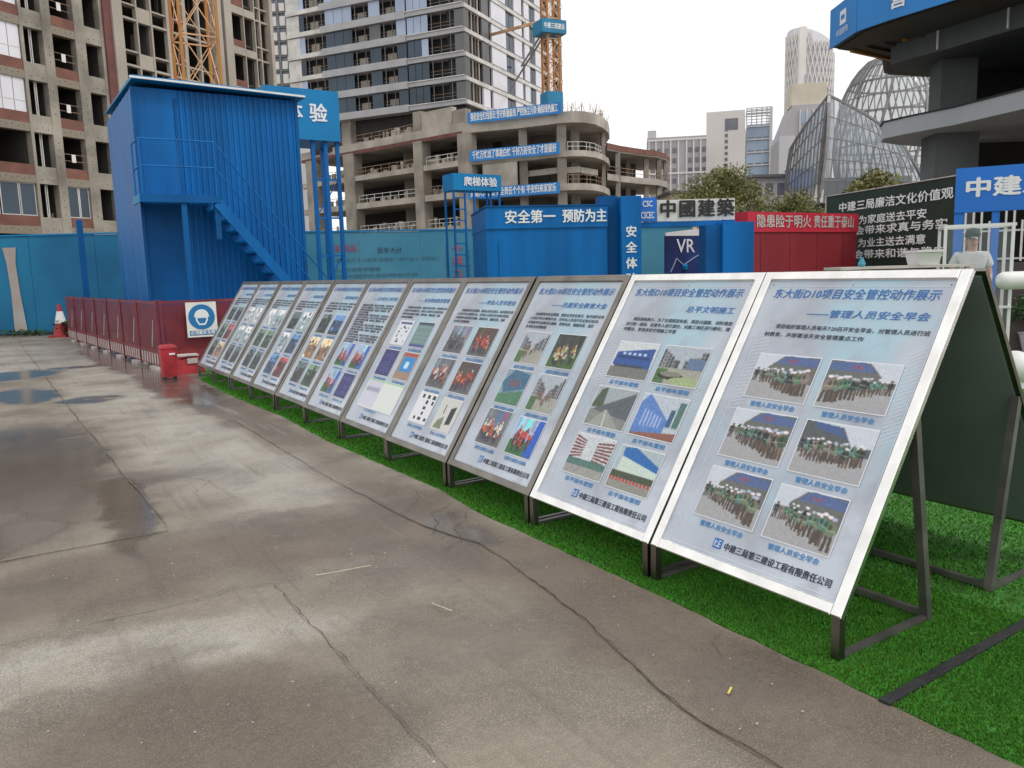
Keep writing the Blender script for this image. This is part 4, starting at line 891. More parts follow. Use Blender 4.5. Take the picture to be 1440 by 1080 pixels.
def lowhouses():
    specs = [(22.5, 112, 88, 9.5, 11.4, M_cream, 'low cream building with scaffold-like balconies behind the podium wing'), (32.8, 110, 88, 9.0, 13.0, M_fargrey2, 'low grey glass-fronted house with flat roof behind the tree'), (42.2, 110, 80, 6.0, 11.2, M_brick, 'low brown brick house beside the glass sail building')]
    for x, y, hd, w, h, m, lb in specs:
        F = frame(x, y, hd); t = thing('low_building', lb, 'building', F); MB(F).box(0, w, 0, 8, 0, h).build('wall', m, t); pbox('roof', F, -.4, w + .4, -.8, 8.2, h, h + .35, M_ggrey, t)
        for k in range(3):
            for j in range(int(w / 1.6)): window(F, t, .3 + j * 1.6, 1.5 + j * 1.6, -.06, h - 2.4 - k * 3, h - .7 - k * 3, M_farwin, M_farwhite)
    F = frame(36.6, 108, 88); t = thing('site_cabin', 'small blue roof cabin above the low buildings', 'cabin', F)
    MB(F).box(1, 4.1, 0, 2, 11.5, 13.6).build('wall', M_gate, t); pbox('roof', F, .8, 4.3, -.2, 2.2, 13.6, 13.8, M_bluelt, t); MB(F).box(.9, 1.1, .1, .3, 0, 11.5).build('post', M_conc, t)
    MB(F).box(3.9, 4.1, .1, .3, 0, 11.5).build('post', M_conc, t)
lowhouses()

# ------------------------------------------------------------ glass dome and sail building
def dome():
    Y = 100; C = Vector((49.2, 106, 13.5)); t = thing('glass_dome', 'pointed glass dome with slender grey ribs behind the curved glass sail', 'glass building', T(C.x, C.y, 0))
    R, Hh = 6.5, 11.6; n, m = 40, 16
    def pt(i, j, k=1.0):
        a = 2 * math.pi * i / n + j * .035; q = j / m; zz = -4 + 15.5 * q; r = R * (max(0, 1 - (zz / 11.5) ** 2)) ** .5 * k + .02; return (C.x + r * math.cos(a), C.y + r * math.sin(a), 16.0 + zz)
    vs = [pt(i, j) for j in range(m + 1) for i in range(n)]; fs = [(j * n + i, j * n + (i + 1) % n, (j + 1) * n + (i + 1) % n, (j + 1) * n + i) for j in range(m) for i in range(n)]
    MB().add(vs, fs).build('glass_skin', M_domeglass, t, smooth=True)
    for i in range(n):
        b = MB()
        for j in range(m): b.beam(pt(i, j, 1.01), pt(i, j + 1, 1.01), .12 if i % 5 else .26)
        b.build('rib', M_mull, t)
    for j in range(2, m, 2):
        b = MB()
        for i in range(n): b.beam(pt(i, j, 1.01), pt(i + 1, j, 1.01), .10 if j % 4 else .22)
        b.build('ring', M_mull, t)
    # sail: two curved sheets
    t = thing('glass_sail_building', 'dark curved glass sail structure with steel mullions below the dome', 'glass building', T(40, 97, 0))
    def patch(a, b_, c, d, bulge, nu, nv, mg, mm, w, nm):
        a, b_, c, d = map(Vector, (a, b_, c, d))
        def q(u, v): p = (a * (1 - u) + b_ * u) * (1 - v) + (d * (1 - u) + c * u) * v; return p + Vector(bulge) * (math.sin(math.pi * u) * .5 + math.sin(math.pi * v) * .5) 
        vs = [tuple(q(i / nu, j / nv)) for j in range(nv + 1) for i in range(nu + 1)]
        MB().add(vs, [(j * (nu + 1) + i, j * (nu + 1) + i + 1, (j + 1) * (nu + 1) + i + 1, (j + 1) * (nu + 1) + i) for j in range(nv) for i in range(nu)]).build(nm, mg, t, smooth=True)
        for i in range(nu + 1):
            g = MB(); e = .3 if i in (0, nu) else w
            for j in range(nv): g.beam(tuple(q(i / nu, j / nv)), tuple(q(i / nu, (j + 1) / nv)), e)
            g.build('mullion', mm, t)
        for j in range(0, nv + 1, 2):
            g = MB()
            for i in range(nu): g.beam(tuple(q(i / nu, j / nv)), tuple(q((i + 1) / nu, j / nv)), w if j not in (0, nv) else .25)
            g.build('transom', mm, t)
    # right broad sheet (a bottom-left, b bottom-right, c top-right, d top-left)
    patch((36.6, 96, 8.5), (51.5, 100, 9.5), (46.6, 99, 16.4), (37.85, 97, 20.8), (0, -1.6, 0), 14, 10, M_sailglass, M_mull, .09, 'glass_sheet')
    patch((33.3, 98, 7.5), (36.5, 95.9, 8.3), (37.8, 96.9, 20.75), (33.9, 98, 15.0), (-.6, -.8, 0), 10, 10, M_sailglass, M_mulldark, .12, 'glass_sheet')
    MB().box(38.5, 50, 101, 103, 0, 11.8).build('dark_base', M_dark, t)
    for k in range(9): MB().beam((36.0 + k * .12, 95.8, 8.5), (37.7 + k * .03, 96.7, 20.7), .1).build('edge_rib', M_bandw, t)
dome()

# ------------------------------------------------------------ trees
def tree(label, x, y, h, z0, rx, rz, seed, m, n=5200, name='broadleaf_tree', leaf=.16):
    r = random.Random(seed); g = np.random.default_rng(seed); t = thing(name, label, 'tree', T(x, y, 0)); b = MB()
    cz = h - rz; b.tube((x, y, 0), (x, y, cz), .22, 8, .14); tips = []
    for k in range(11):
        a = r.uniform(0, 6.28); el = r.uniform(-.2, 1); p = (x + rx * .75 * math.cos(a) * math.cos(el), y + rx * .75 * math.sin(a) * math.cos(el), cz + rz * .75 * math.sin(el)); b.tube((x, y, cz - r.uniform(0, rz)), p, .09, 5, .02); tips.append(p)
    b.build('trunk', M_bark, t)
    cl = []
    for k in range(60):
        a = r.uniform(0, 6.28); el = r.uniform(-.7, 1.5); q = r.uniform(.45, 1) ; cl.append((x + rx * q * math.cos(a) * math.cos(el), y + rx * q * math.sin(a) * math.cos(el), cz + rz * q * math.sin(el), r.uniform(.18, .34) * rx))
    cl = np.array(cl); idx = g.integers(0, len(cl), n); d = g.normal(0, 1, (n, 3)); d /= np.linalg.norm(d, axis=1)[:, None]
    c = cl[idx, :3] + d * (cl[idx, 3] * g.uniform(.3, 1.05, n) ** .5)[:, None]; s_ = leaf * g.uniform(.6, 1.4, n)
    u = g.normal(0, 1, (n, 3)); u /= np.linalg.norm(u, axis=1)[:, None]; w = np.cross(u, g.normal(0, 1, (n, 3))); w /= np.linalg.norm(w, axis=1)[:, None]
    q = np.stack([c - u * s_[:, None], c + w * s_[:, None] * .5, c + u * s_[:, None], c - w * s_[:, None] * .5], 1) - np.array([x, y, 0])
    me = bpy.data.meshes.new('crown'); me.from_pydata(q.reshape(-1, 3).tolist(), [], np.arange(4 * n).reshape(-1, 4).tolist()); me.materials.append(m)
    o = bpy.data.objects.new('crown', me); COL.objects.link(o); o.parent = t; return t
tree('yellowish green tree behind the black lettering of the gate', 19.6, 74, 9.7, 0, 4.3, 2.4, 1, M_leaf, 11000, leaf=.13)
tree('lighter green tree right of the gate lettering, half behind the red container', 26.6, 76, 7.4, 0, 3.6, 2.2, 2, M_leaf, 8000, leaf=.13)
tree('round green tree above the left end of the black green board', 26.6, 60, 7.7, 0, 2.3, 1.9, 3, M_leaf, 5000)
tree('small green tree showing between podium left edge and blue shed', -15.2, 52, 4.6, 0, 1.2, 1.6, 4, M_leafd, 2000)

# ------------------------------------------------------------ curved concrete building at the upper right
def round_building():
    t = thing('concrete_building', 'dark curved concrete building under construction at the upper right corner', 'building', T(13, 24, 0))
    low = [(11.34, 24.76), (11.6, 24.0), (12.28, 22.66), (12.85, 20.5), (13.3, 17.5), (13.9, 14), (30, 14), (30, 31), (15, 27.6), (12.5, 26.2), (11.6, 25.5)]
    MB().prism(low, 5.2, 5.66).build('floor_slab', M_cgpale, t)
    MB().prism([(x - (.05 if x < 14 else 0), y) for x, y in low], 5.663, 5.70).build('slab_lip', M_dark, t)
    up = [(9.83, 25.0), (9.86, 23.25), (10.3, 22.3), (11.18, 20.8), (12.2, 18.6), (13.2, 15.5), (30, 14), (30, 34), (13, 28.5), (12.1, 26.7), (10.8, 25.5)]
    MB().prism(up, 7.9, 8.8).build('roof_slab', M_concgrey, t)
    MB().prism([(x * .985 + .3, y * .99 + .2) for x, y in up], 7.84, 7.897).build('soffit_formwork', M_formwork, t)
    for k in range(11): MB().beam((10.4 + k * .35, 25.0 - k * .35, 7.8), (12.3 + k * .6, 26.3 - k * .3, 7.8), .09, .07).build('formwork_batten', M_formwork if k % 3 else M_orange, t)
    ring = [(11.4, 24.6), (11.7, 23.9), (12.15, 23.08), (13.06, 21.04), (13.9, 18), (14.6, 14.5), (30, 14.5), (30, 29), (15, 26.4), (13.47, 25.9), (12.74, 25.75), (11.9, 25.4)]
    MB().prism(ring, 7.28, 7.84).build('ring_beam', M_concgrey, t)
    F = frame(12.52, 24.0, 97); MB(F).box(0, 1.2, 0, 1.1, 0, 5.2).build('column', M_concgrey, t); MB(F).box(.12, 1.1, .1, 1.0, 5.7, 7.28).build('column', M_concgrey, t)
    F = frame(16.4, 23.0, 97); MB(F).box(0, 1.2, 0, 1.1, 0, 5.2).build('column', M_concgrey, t); MB(F).box(.12, 1.1, .1, 1.0, 5.7, 7.28).build('column', M_concgrey, t)
    MB().box(14.4, 17.6, 26.2, 26.6, 0, 5.2).build('inner_wall', M_dark, t); MB().box(18.5, 30, 28.2, 28.6, 0, 7.2).build('inner_wall', M_dark, t); MB().box(14.3, 16.3, 25.9, 26.2, 5.7, 7.28).build('inner_wall', M_dark, t)
    MB().box(17.5, 18.5, 28.2, 28.6, 0, 4.3).build('inner_wall', M_dark, t)
    for k in range(3): MB().beam((17.3 + k * .6, 27.5, 5.7), (17.5 + k * .6, 27.5, 7.28), .08).build('prop', M_rust, t)
    for x, y in ((12.1, 23.15), (12.9, 21.3)): MB().tube((x - .12, y - .05, 7.3), (x - .12, y - .05, 7.8), .03, 6).build('conduit', M_bandw, t)
    # banner on the roof slab edge
    tb = thing('banner', 'large blue banner with white characters wrapped round the roof edge at upper right', 'banner', T(9.8, 24, 7.9))
    pts = [(9.80, 25.0), (9.83, 23.22), (10.27, 22.26), (11.15, 20.76), (12.17, 18.56), (13.17, 15.46)]
    ch = [('中国建筑', .22, .22), None, ('营', .5, None), ('造', .5, None), ('幸福', .5, None)]
    for k in range(5):
        a, c = pts[k], pts[k + 1]; hd = math.degrees(math.atan2(c[0] - a[0], c[1] - a[1])); F = frame(a[0], a[1], hd); L = math.dist(a, c)
        MB(F).box(0, L, -.05, -.01, 7.86, 8.95).build('banner_panel', M_banner, tb)
        if k == 0: ftext('中国建筑', F, L * .5, 8.12, .2, M_txtwhite, tb, y=-.07); MB(F).box(L * .4, L * .62, -.06, -.051, 8.32, 8.7).build('logo', M_txtwhite, tb); MB(F).box(L * .45, L * .57, -.07, -.061, 8.45, 8.57).build('logo_mark', M_banner, tb)
        if k == 2: ftext('营', F, .25, 8.30, .5, M_txtwhite, tb, y=-.07, bold=.03)
        if k == 2: ftext('造', F, 1.45, 8.30, .5, M_txtwhite, tb, y=-.07, bold=.03)
        if k == 3: ftext('幸', F, .75, 8.4, .5, M_txtwhite, tb, y=-.07, bold=.03); ftext('福', F, 1.9, 8.4, .5, M_txtwhite, tb, y=-.07, bold=.03)
round_building()

# ------------------------------------------------------------ blue hoarding along the back
def hoarding(F, n, w, h, m, label):
    t = thing('hoarding', label, 'fence', F)
    for k in range(n): pbox('hoarding_panel', F, k * w + .006, (k + 1) * w - .006, 0, .05, .06, h - .02 * (k % 2), m, t)
    MB(F).box(0, n * w, -.03, .08, h, h + .05).build('top_rail', M_bluelt, t); MB(F).box(0, n * w, -.06, .08, 0, .059).build('base_strip', M_black, t)
    return t
FH = frame(-23.5, 25.6, 87); t = hoarding(FH, 6, 2.05, 3.15, M_bluefence, 'blue sheet hoarding at the far left with a printed white tower')
FP_ = frame(-16.12, 25.98, 87)
MB(FP_).add([(0, -.02, 2.8), (.42, -.02, 2.8), (.36, -.02, 2.3), (.40, -.02, 1.4), (.50, -.02, .12), (.10, -.02, .12), (.12, -.02, 1.4), (.08, -.02, 2.3)], [(0, 7, 6, 5, 4, 3, 2, 1)]).build('printed_tower_picture', mat('printed_tower', (.55, .56, .56), .6, 0, .3, 1.0, col2=(.34, .25, .19)), t)
FT = frame(-11.2, 26.3, 75); t = hoarding(FT, 9, 2.1, 3.08, M_teal, 'teal hoarding with faded red and dark characters behind the ladder tower')
def onh(px0, w, z, s, size, m, bold=0, f=None): ftext(s, FT, px0, z, size, m, t, y=-.03, bold=bold, fit=f, align='LEFT')
onh(5.2, 0, 2.52, '建设精品', .26, M_txtred, .01); onh(6.9, 0, 2.42, '百年大计', .22, M_txtdark, .0); M_faint = mat('faded_print', (.05, .13, .19), .6); onh(5.5, 0, 2.12, '安全生产人人有责 质量第一用户至上 文明施工', .13, M_faint, .0, 3.6)
onh(5.4, 0, 1.8, '以人为本科学管理', .14, M_faint, .01, 1.6); onh(5.3, 0, 1.58, '和谐共建绿色家园精益求精', .12, M_faint, .0, 3.0)
for k, c in enumerate('十典九'): onh(9.55, 0, 2.42 - k * .42, c, .36, M_txtred, .04)
for k, c in enumerate('安全生产标准化'): onh(9.3, 0, 2.5 - k * .16, c, .12, M_txtdark, .02)
for k, c in enumerate('文明工地样板'): onh(10.05, 0, 2.3 - k * .16, c, .12, M_txtdark, .02)
for k, c in enumerate('九个'): onh(10.9, 0, 2.1 - k * .4, c, .3, M_txtred, .04)
MB(FT).add([(4.05, -.02, .9), (4.35, -.02, .9), (4.32, -.02, 2.3), (4.2, -.02, 2.6), (4.08, -.02, 2.3)], [(0, 1, 2, 3, 4)]).build('printed_pagoda_picture', mat('pagoda_print', (.30, .16, .12), .6, 0, .5, 3, col2=(.08, .14, .15)), t)
MB(site(2.05, 26.2)).box(0, .16, 0, .16, 0, 3.4).build('blue_post', M_bluefence and M_blued, label='dark blue post between the left hoarding and the blue shed', cat='post')
MB(frame(-12.05, 25.3, 87)).box(0, .32, 0, .05, 1.25, 1.75).build('notice_board', M_whited, label='small pale notice standing over the far end of the red barrier', cat='notice')

# ------------------------------------------------------------ two-storey blue shed with outside stair
def shed():
    t = thing('blue_shed', 'tall blue corrugated steel shed with an outside stair', 'shed', site(4.2, 19.9))
    S = SITE; U = 17.87; V0, V1, U1, Z = 2.6, 5.86, 22.0, 5.42
    MB(S @ T(0, 0, 0)).corr(3.42, V1, 2.9, Z, U, .118, .022).build('front_wall', M_blue, t); MB(S).corr(3.42, V1, 0, 2.897, U, .118, .022).build('front_wall', M_blue, t)
    MB(S).box(V0, 3.418, U - .02, U + .04, 3.3, Z).build('upper_door_panel', M_blue, t); MB(S).box(V0, 3.418, U - .01, U + .04, 0, 3.297).build('lower_front_wall', M_blued, t)  # lower wall's deeper blue paints in the shade beneath the landing
    for x in (2.63, 3.36): pbox('door_jamb', S, x, x + .05, U - .05, U - .021, 3.3, 5.25, M_blued, t)
    F = S @ T(V0, U1, 0) @ RZ(-90); MB(F).corr(0, U1 - U - .045, 0, Z, 0, .5, .008).build('side_wall', M_blue, t)
    MB(S).box(V1 - .04, V1 + .02, U + .05, U1, 0, Z).build('side_wall', M_blue, t); MB(S).box(V0, V1, U1 + .001, U1 + .05, 0, Z).build('back_wall', M_blue, t)
    MB(S).box(V0 - .03, V0 + .03, U - .045, U + .02, 0, Z).build('corner_post', M_blued, t); MB(S).box(V1 - .02, V1 + .05, U - .05, U + .04, 0, Z).build('corner_post', M_blued, t)
    b = MB(S); b.add([(V0 - .02, U - .28, Z + .1), (V1 + .16, U - .28, Z + .02), (V1 + .16, U1 + .06, Z + .12), (V0 - .02, U1 + .06, Z + .2), (V0 - .02, U - .28, Z + .17), (V1 + .16, U - .28, Z + .09), (V1 + .16, U1 + .06, Z + .15), (V0 - .02, U1 + .06, Z + .22)],
        [(0, 3, 2, 1), (4, 5, 6, 7), (0, 1, 5, 4), (1, 2, 6, 5), (2, 3, 7, 6), (3, 0, 4, 7)]).build('roof', M_bluelt, t)
    MB(S).add([(V0 - .06, U - .29, Z + .11), (V1 + .16, U - .29, Z + .03), (V1 + .16, U - .283, Z + .03), (V0 - .06, U - .283, Z + .11), (V0 - .06, U - .29, Z + .15), (V1 + .16, U - .29, Z + .07), (V1 + .16, U - .283, Z + .07), (V0 - .06, U - .283, Z + .15)],
        [(0, 3, 2, 1), (4, 5, 6, 7), (0, 1, 5, 4), (1, 2, 6, 5), (2, 3, 7, 6), (3, 0, 4, 7)]).build('lit_roof_edge', M_white, t)  # white strip paints in the sky-lit front edge of the roof
    # dividing flashing between storeys
    # stair and landing
    pu0, pu1 = 16.92, U - .06; zl = 3.24
    MB(S).box(2.46, 3.92, pu0, pu1, zl - .05, zl).build('landing', M_bluelt, t)
    MB(S).box(2.46, 3.92, pu0 - .03, pu0 - .001, zl - .13, zl + .02).build('landing_edge', M_blued, t); MB(S).box(2.43, 2.459, pu0, pu1, zl - .13, zl + .02).build('landing_edge', M_bluelt, t)
    for x in (3.18, ): MB(S).box(x, x + .1, pu0 + .02, pu0 + .12, 0, zl - .05).build('landing_post', M_blue, t)
    MB(S).box(3.80, 3.90, pu0 + .02, pu0 + .1, 2.4, zl - .05).build('landing_bracket', M_blued, t)
    x0, z0, x1, z1 = 3.86, zl - .02, 6.36, 0.0; n = 15
    for y in (pu0, pu1 - .1): MB(S).beam((x0, y, z0 - .1), (x1, y, z1 + .02), .04, .19).build('stringer', M_blue, t)
    for k in range(1, n):
        f = k / n; x = x0 + (x1 - x0) * f; z = z0 + (z1 - z0) * f
        inst('tread', boxmesh(.24, pu1 - .1 - pu0 - .04, .04, M_bluelt, 'tread'), t, S @ T(x - .16, pu0 + .02, z - .02))
    def rp(p, q, r=.015, nm='handrail'): MB(S).tube(p, q, r, 6).build(nm, M_blue, t)
    yr = pu0 + .0
    for h in (1.05, .55): rp((2.5, yr, zl + h), (3.86, yr, zl + h)); rp((3.86, yr, zl + h), (x1 + .0, yr, z1 + h + .1)); rp((2.5, yr, zl + h), (2.5, pu1, zl + h))
    for x in (2.5, 3.18, 3.86): rp((x, yr, zl), (x, yr, zl + 1.05), .02, 'rail_post')
    rp((2.5, pu1, zl), (2.5, pu1, zl + 1.05), .02, 'rail_post')
    for k in (4, 8, 12): f = k / n; x = x0 + (x1 - x0) * f; z = z0 + (z1 - z0) * f; rp((x, yr, z), (x, yr, z + 1.1), .018, 'rail_post')
shed()

# ------------------------------------------------------------ red barrier with mesh panels
def barrier():
    C0 = Vector((2.37, 15.7)); C1 = Vector((1.60, 26.6)); n = 7
    t = thing('barrier_fence', 'low dark red site barrier with mesh panels and striped kick board', 'fence', site(C0.x, C0.y))
    Hh = 1.24
    def panel(a, c, seed, stripes=True):
        d = c - a; L = d.length; hd = math.atan2(d.y, d.x); F = SITE @ T(a.x, a.y, 0) @ Matrix.Rotation(hd, 4, 'Z')
        MB(F).box(0, .05, -.025, .025, 0, Hh + .02).build('post', M_maroon, t)
        for z0, z1, m in ((Hh - .05, Hh, M_redstrip if False else M_maroon), (.30, .34, M_maroon)): MB(F).box(.051, L - .001, -.018, .018, z0, z1).build('rail', m, t)
        b = MB(F); w = L - .06; h = Hh - .4; p = .030
        k = -h
        while k < w:                                         # crossed wires as a real grid
            x0, z0 = k, .34; x1, z1 = k + h, .34 + h
            if x0 < 0: z0 -= x0; x0 = 0
            if x1 > w: z1 -= (x1 - w); x1 = w
            if x1 > x0: b.add([(x0 + .051, -.006, z0), (x0 + .071, -.006, z0), (x1 + .071, -.006, z1), (x1 + .051, -.006, z1)], [(0, 1, 2, 3)]); b.add([(w - x0 + .051, .006, z0), (w - x0 + .031, .006, z0), (w - x1 + .031, .006, z1), (w - x1 + .051, .006, z1)], [(0, 1, 2, 3)])
            k += p
        b.build('wire_mesh', M_maroon, t, kind='stuff')
        kb = MB(F).box(.051, L - .001, -.02, .012, .06, .299).build('kick_board', M_maroon, t)
        if stripes:
            for k in range(7): x = .06 + k * (L - .12) / 7 + .06; inst('white_stripe', boxmesh(.10, .004, .2, M_whited, 'stripe'), kb, F @ T(x, .013 if hd > 0 else -.026, .08))
        return F, L
    for k in range(n):
        a = C0.lerp(C1, k / n); c = C0.lerp(C1, (k + 1) / n); F, L = panel(a, c, k)
        MB(F).beam((L * .12, .04, .9), (L * .12, .09, .42), .022, .01).build('white_strut', M_whited, t)
        MB(F).box(0, .5, -.1, .1, 0, .05).build('foot', M_whited, t)
    C2 = Vector((5.6, 15.5))
    for k in range(2): panel(C0.lerp(C2, k / 2 + .012), C0.lerp(C2, (k + 1) / 2), 20 + k, False)
    MB(site(5.6, 15.48)).box(0, .05, 0, .05, 0, Hh).build('post', M_maroon, t)
    MB(SITE @ T(2.6, 15.9, 0)).box(0, 3, 0, .02, .06, 1.12).build('backing_sheet', M_blued, t)
barrier()
def sign():
    F = SITE @ T(2.84, 15.57, 0) @ RZ(-3); t = thing('safety_sign', 'white square safety sign with a blue helmet symbol hanging on the red barrier', 'sign', F)
    MB(F).box(0, .53, 0, .012, .56, 1.2).build('sign_board', M_white, t)
    G = F @ T(.265, -.004, .93) @ RX(90)
    MB(G).lathe([(.23, 0), (.23, .003)], (0, 0, 0), 32).build('blue_disc', mat('sign_blue', (.01, .17, .42), .4, 0, .05, 3), t)
    MB(G @ T(0, 0, .005)).add([(-.11, .0, 0), (.11, .0, 0), (.10, -.07, 0), (.055, -.15, 0), (-.055, -.15, 0), (-.10, -.07, 0)], [(0, 5, 4, 3, 2, 1)]).build('face_symbol', M_txtwhite, t)
    MB(G @ T(0, 0, .0065)).add([(-.08, -.02, 0), (.08, -.02, 0), (.07, -.07, 0), (.04, -.12, 0), (-.04, -.12, 0), (-.07, -.07, 0)], [(0, 5, 4, 3, 2, 1)]).build('face_inset', MATS['sign_blue'], t)
    pts = [(.125 * math.cos(math.pi * k / 12), .02 + .12 * math.sin(math.pi * k / 12), 0) for k in range(13)]
    MB(G @ T(0, 0, .006)).add(pts + [(-.14, .0, 0), (.14, .0, 0)], [tuple(range(15))]).build('helmet_symbol', M_txtwhite, t)
    MB(F).box(.04, .49, -.004, -.001, .595, .68).build('caption_strip', MATS['sign_blue'], t); ftext('必须戴安全帽', F, .265, .638, .075, M_txtwhite, t, y=-.006, bold=.02, fit=.42)
sign()
def bin_():
    F = SITE @ T(2.23, 14.05, 0); t = thing('litter_bin', 'red plastic litter bin with a white label at the barrier corner', 'bin', F)
    b = MB(F); z = .05; w0, w1 = .105, .125
    b.add([(-w0, -w0, z), (w0, -w0, z), (w0, w0, z), (-w0, w0, z), (-w1, -w1, .5), (w1, -w1, .5), (w1, w1, .5), (-w1, w1, .5)], [(0, 3, 2, 1), (4, 5, 6, 7), (0, 1, 5, 4), (1, 2, 6, 5), (2, 3, 7, 6), (3, 0, 4, 7)]); b.build('body', M_binred, t)
    b = MB(F); b.lathe([(.178, .503), (.185, .52), (.175, .55), (.12, .575), (.0, .58)], (0, 0, 0), 4); b.v = [F @ RZ(45) @ F.inverted() @ v for v in b.v]; b.build('lid', M_binred, t)
    MB(F).box(.0, .09, -.128, -.122, .41, .44).build('label', M_white, t)
    for x in (-.08, .08): MB(F).box(x - .02, x + .02, -.08, .08, 0, .05).build('foot', M_black, t)
    F = SITE @ T(2.62, 14.75, 0); t = thing('box', 'small red box with a pale lid right of the litter bin', 'box', F)
    MB(F).add([(-.2, -.15, 0), (.3, -.15, 0), (.3, .15, 0), (-.2, .15, 0), (-.15, -.12, .24), (.16, -.12, .3), (.16, .12, .3), (-.15, .12, .24)], [(0, 3, 2, 1), (4, 5, 6, 7), (0, 1, 5, 4), (1, 2, 6, 5), (2, 3, 7, 6), (3, 0, 4, 7)]).build('body', M_binred, t)
    MB(F).box(-.13, .2, -.14, .14, .305, .33).build('lid', M_whited, t); MB(F).box(.0, .17, -.16, -.155, .18, .27).build('label', M_whited, t)
bin_()
F = T(-13.75, 24.6, 0); t = thing('traffic_cone', 'red and white traffic cone at the far end of the barrier', 'cone', F)
MB(F).box(-.28, .28, -.28, .28, 0, .05).build('base', M_binred, t)
for z0, z1, m, n in ((.05, .42, M_binred, 'red_band'), (.42, .78, M_white, 'white_band'), (.78, 1.0, M_binred, 'tip')): MB(F).tube((0, 0, z0), (0, 0, z1), .25 - .21 * z0, 16, .25 - .21 * z1).build(n, m, t)
def weeds(label, x, y, w, h, n, seed):
    r = random.Random(seed); b = MB()
    for k in range(n):
        px, py = x + r.gauss(0, w), y + r.gauss(0, w * .5); a = r.uniform(0, 6.28); s_ = r.uniform(.04, .1); z = r.uniform(.05, h); q = Vector((math.cos(a), math.sin(a), r.uniform(-.4, .8))) * s_; p = q.cross(Vector((0, 0, 1))) * .5; c = Vector((px, py, z)); b.add([c - q, c + p, c + q, c - p], [(0, 1, 2, 3)])
    for k in range(12): b.beam((x + r.gauss(0, w * .6), y, 0), (x + r.gauss(0, w), y, h), .012)
    o = b.build('weeds', M_leafd, label=label, cat='weeds', kind='stuff')
weeds('low green weeds between the cone and the barrier end', -13.3, 24.6, .3, .5, 420, 1)
weeds('dark weeds along the foot of the left hoarding', -15.4, 25.5, .6, .2, 200, 2)

# ------------------------------------------------------------ signed towers behind the boards
def exp_tower():
    F = SITE; t = thing('sign_tower', 'tall blue frame tower with a box sign directly right of the shed roof', 'sign tower', site(8, 23.5))
    MB(F).box(6.7, 8.86, 23.0, 24.6, 5.48, 6.88).build('sign_box', M_bluelt, t)
    text('体', .54, M_txtwhite, t, F @ T(7.50, 22.98, 6.2) @ RX(90), bold=.03); text('验', .54, M_txtwhite, t, F @ T(8.22, 22.98, 6.2) @ RX(90), bold=.03)
    text('安全', .62, M_txtwhite, t, F @ T(6.55 + .3, 22.98, 6.22) @ RX(90), bold=.03, sp=1.0, fit=.5)
    for x in (8.0, 8.38, 8.74):
        MB(F).box(x, x + .1, 23.1, 23.2, 0, 5.48).build('post', M_blue, t)
    for x in (6.9, 8.74): MB(F).box(x, x + .1, 24.4, 24.5, 0, 5.48).build('post', M_blue, t)
    for z in (1.1, 2.2, 3.3, 4.4): MB(F).beam((8.0, 23.15, z), (8.84, 23.15, z), .05).build('cross_bar', M_blue, t)
    for z in (1.1, 3.3): MB(F).beam((8.05, 23.22, z), (8.8, 23.22, z + 1.1), .03).build('diagonal_brace', M_blue, t)
    t = thing('ladder_tower', 'blue ladder climbing frame with a box sign reading 爬梯体验', 'sign tower', site(10.9, 19))
    MB(F).box(10.36, 11.84, 19.0, 19.62, 3.76, 4.19).build('sign_box', M_bluelt, t)
    text('爬梯体验', .26, M_txtwhite, t, F @ T(11.18, 18.98, 3.97) @ RX(90), bold=.03, fit=1.02)
    for a, c in ((10.38, 10.72), (11.0, 11.4), (11.4, 11.8)):
        for x in (a, c): MB(F).box(x - .022, x + .022, 19.03, 19.08, 0, 3.76).build('upright', M_blue, t)
        for k in range(12): inst('rung', boxmesh(c - a - .046, .03, .03, M_blue, 'rung'), t, F @ T(a + .023, 19.04, .25 + k * .3))
    for x in (10.38, 11.8): MB(F).box(x - .022, x + .022, 19.5, 19.55, 0, 3.76).build('upright', M_blue, t)
exp_tower()
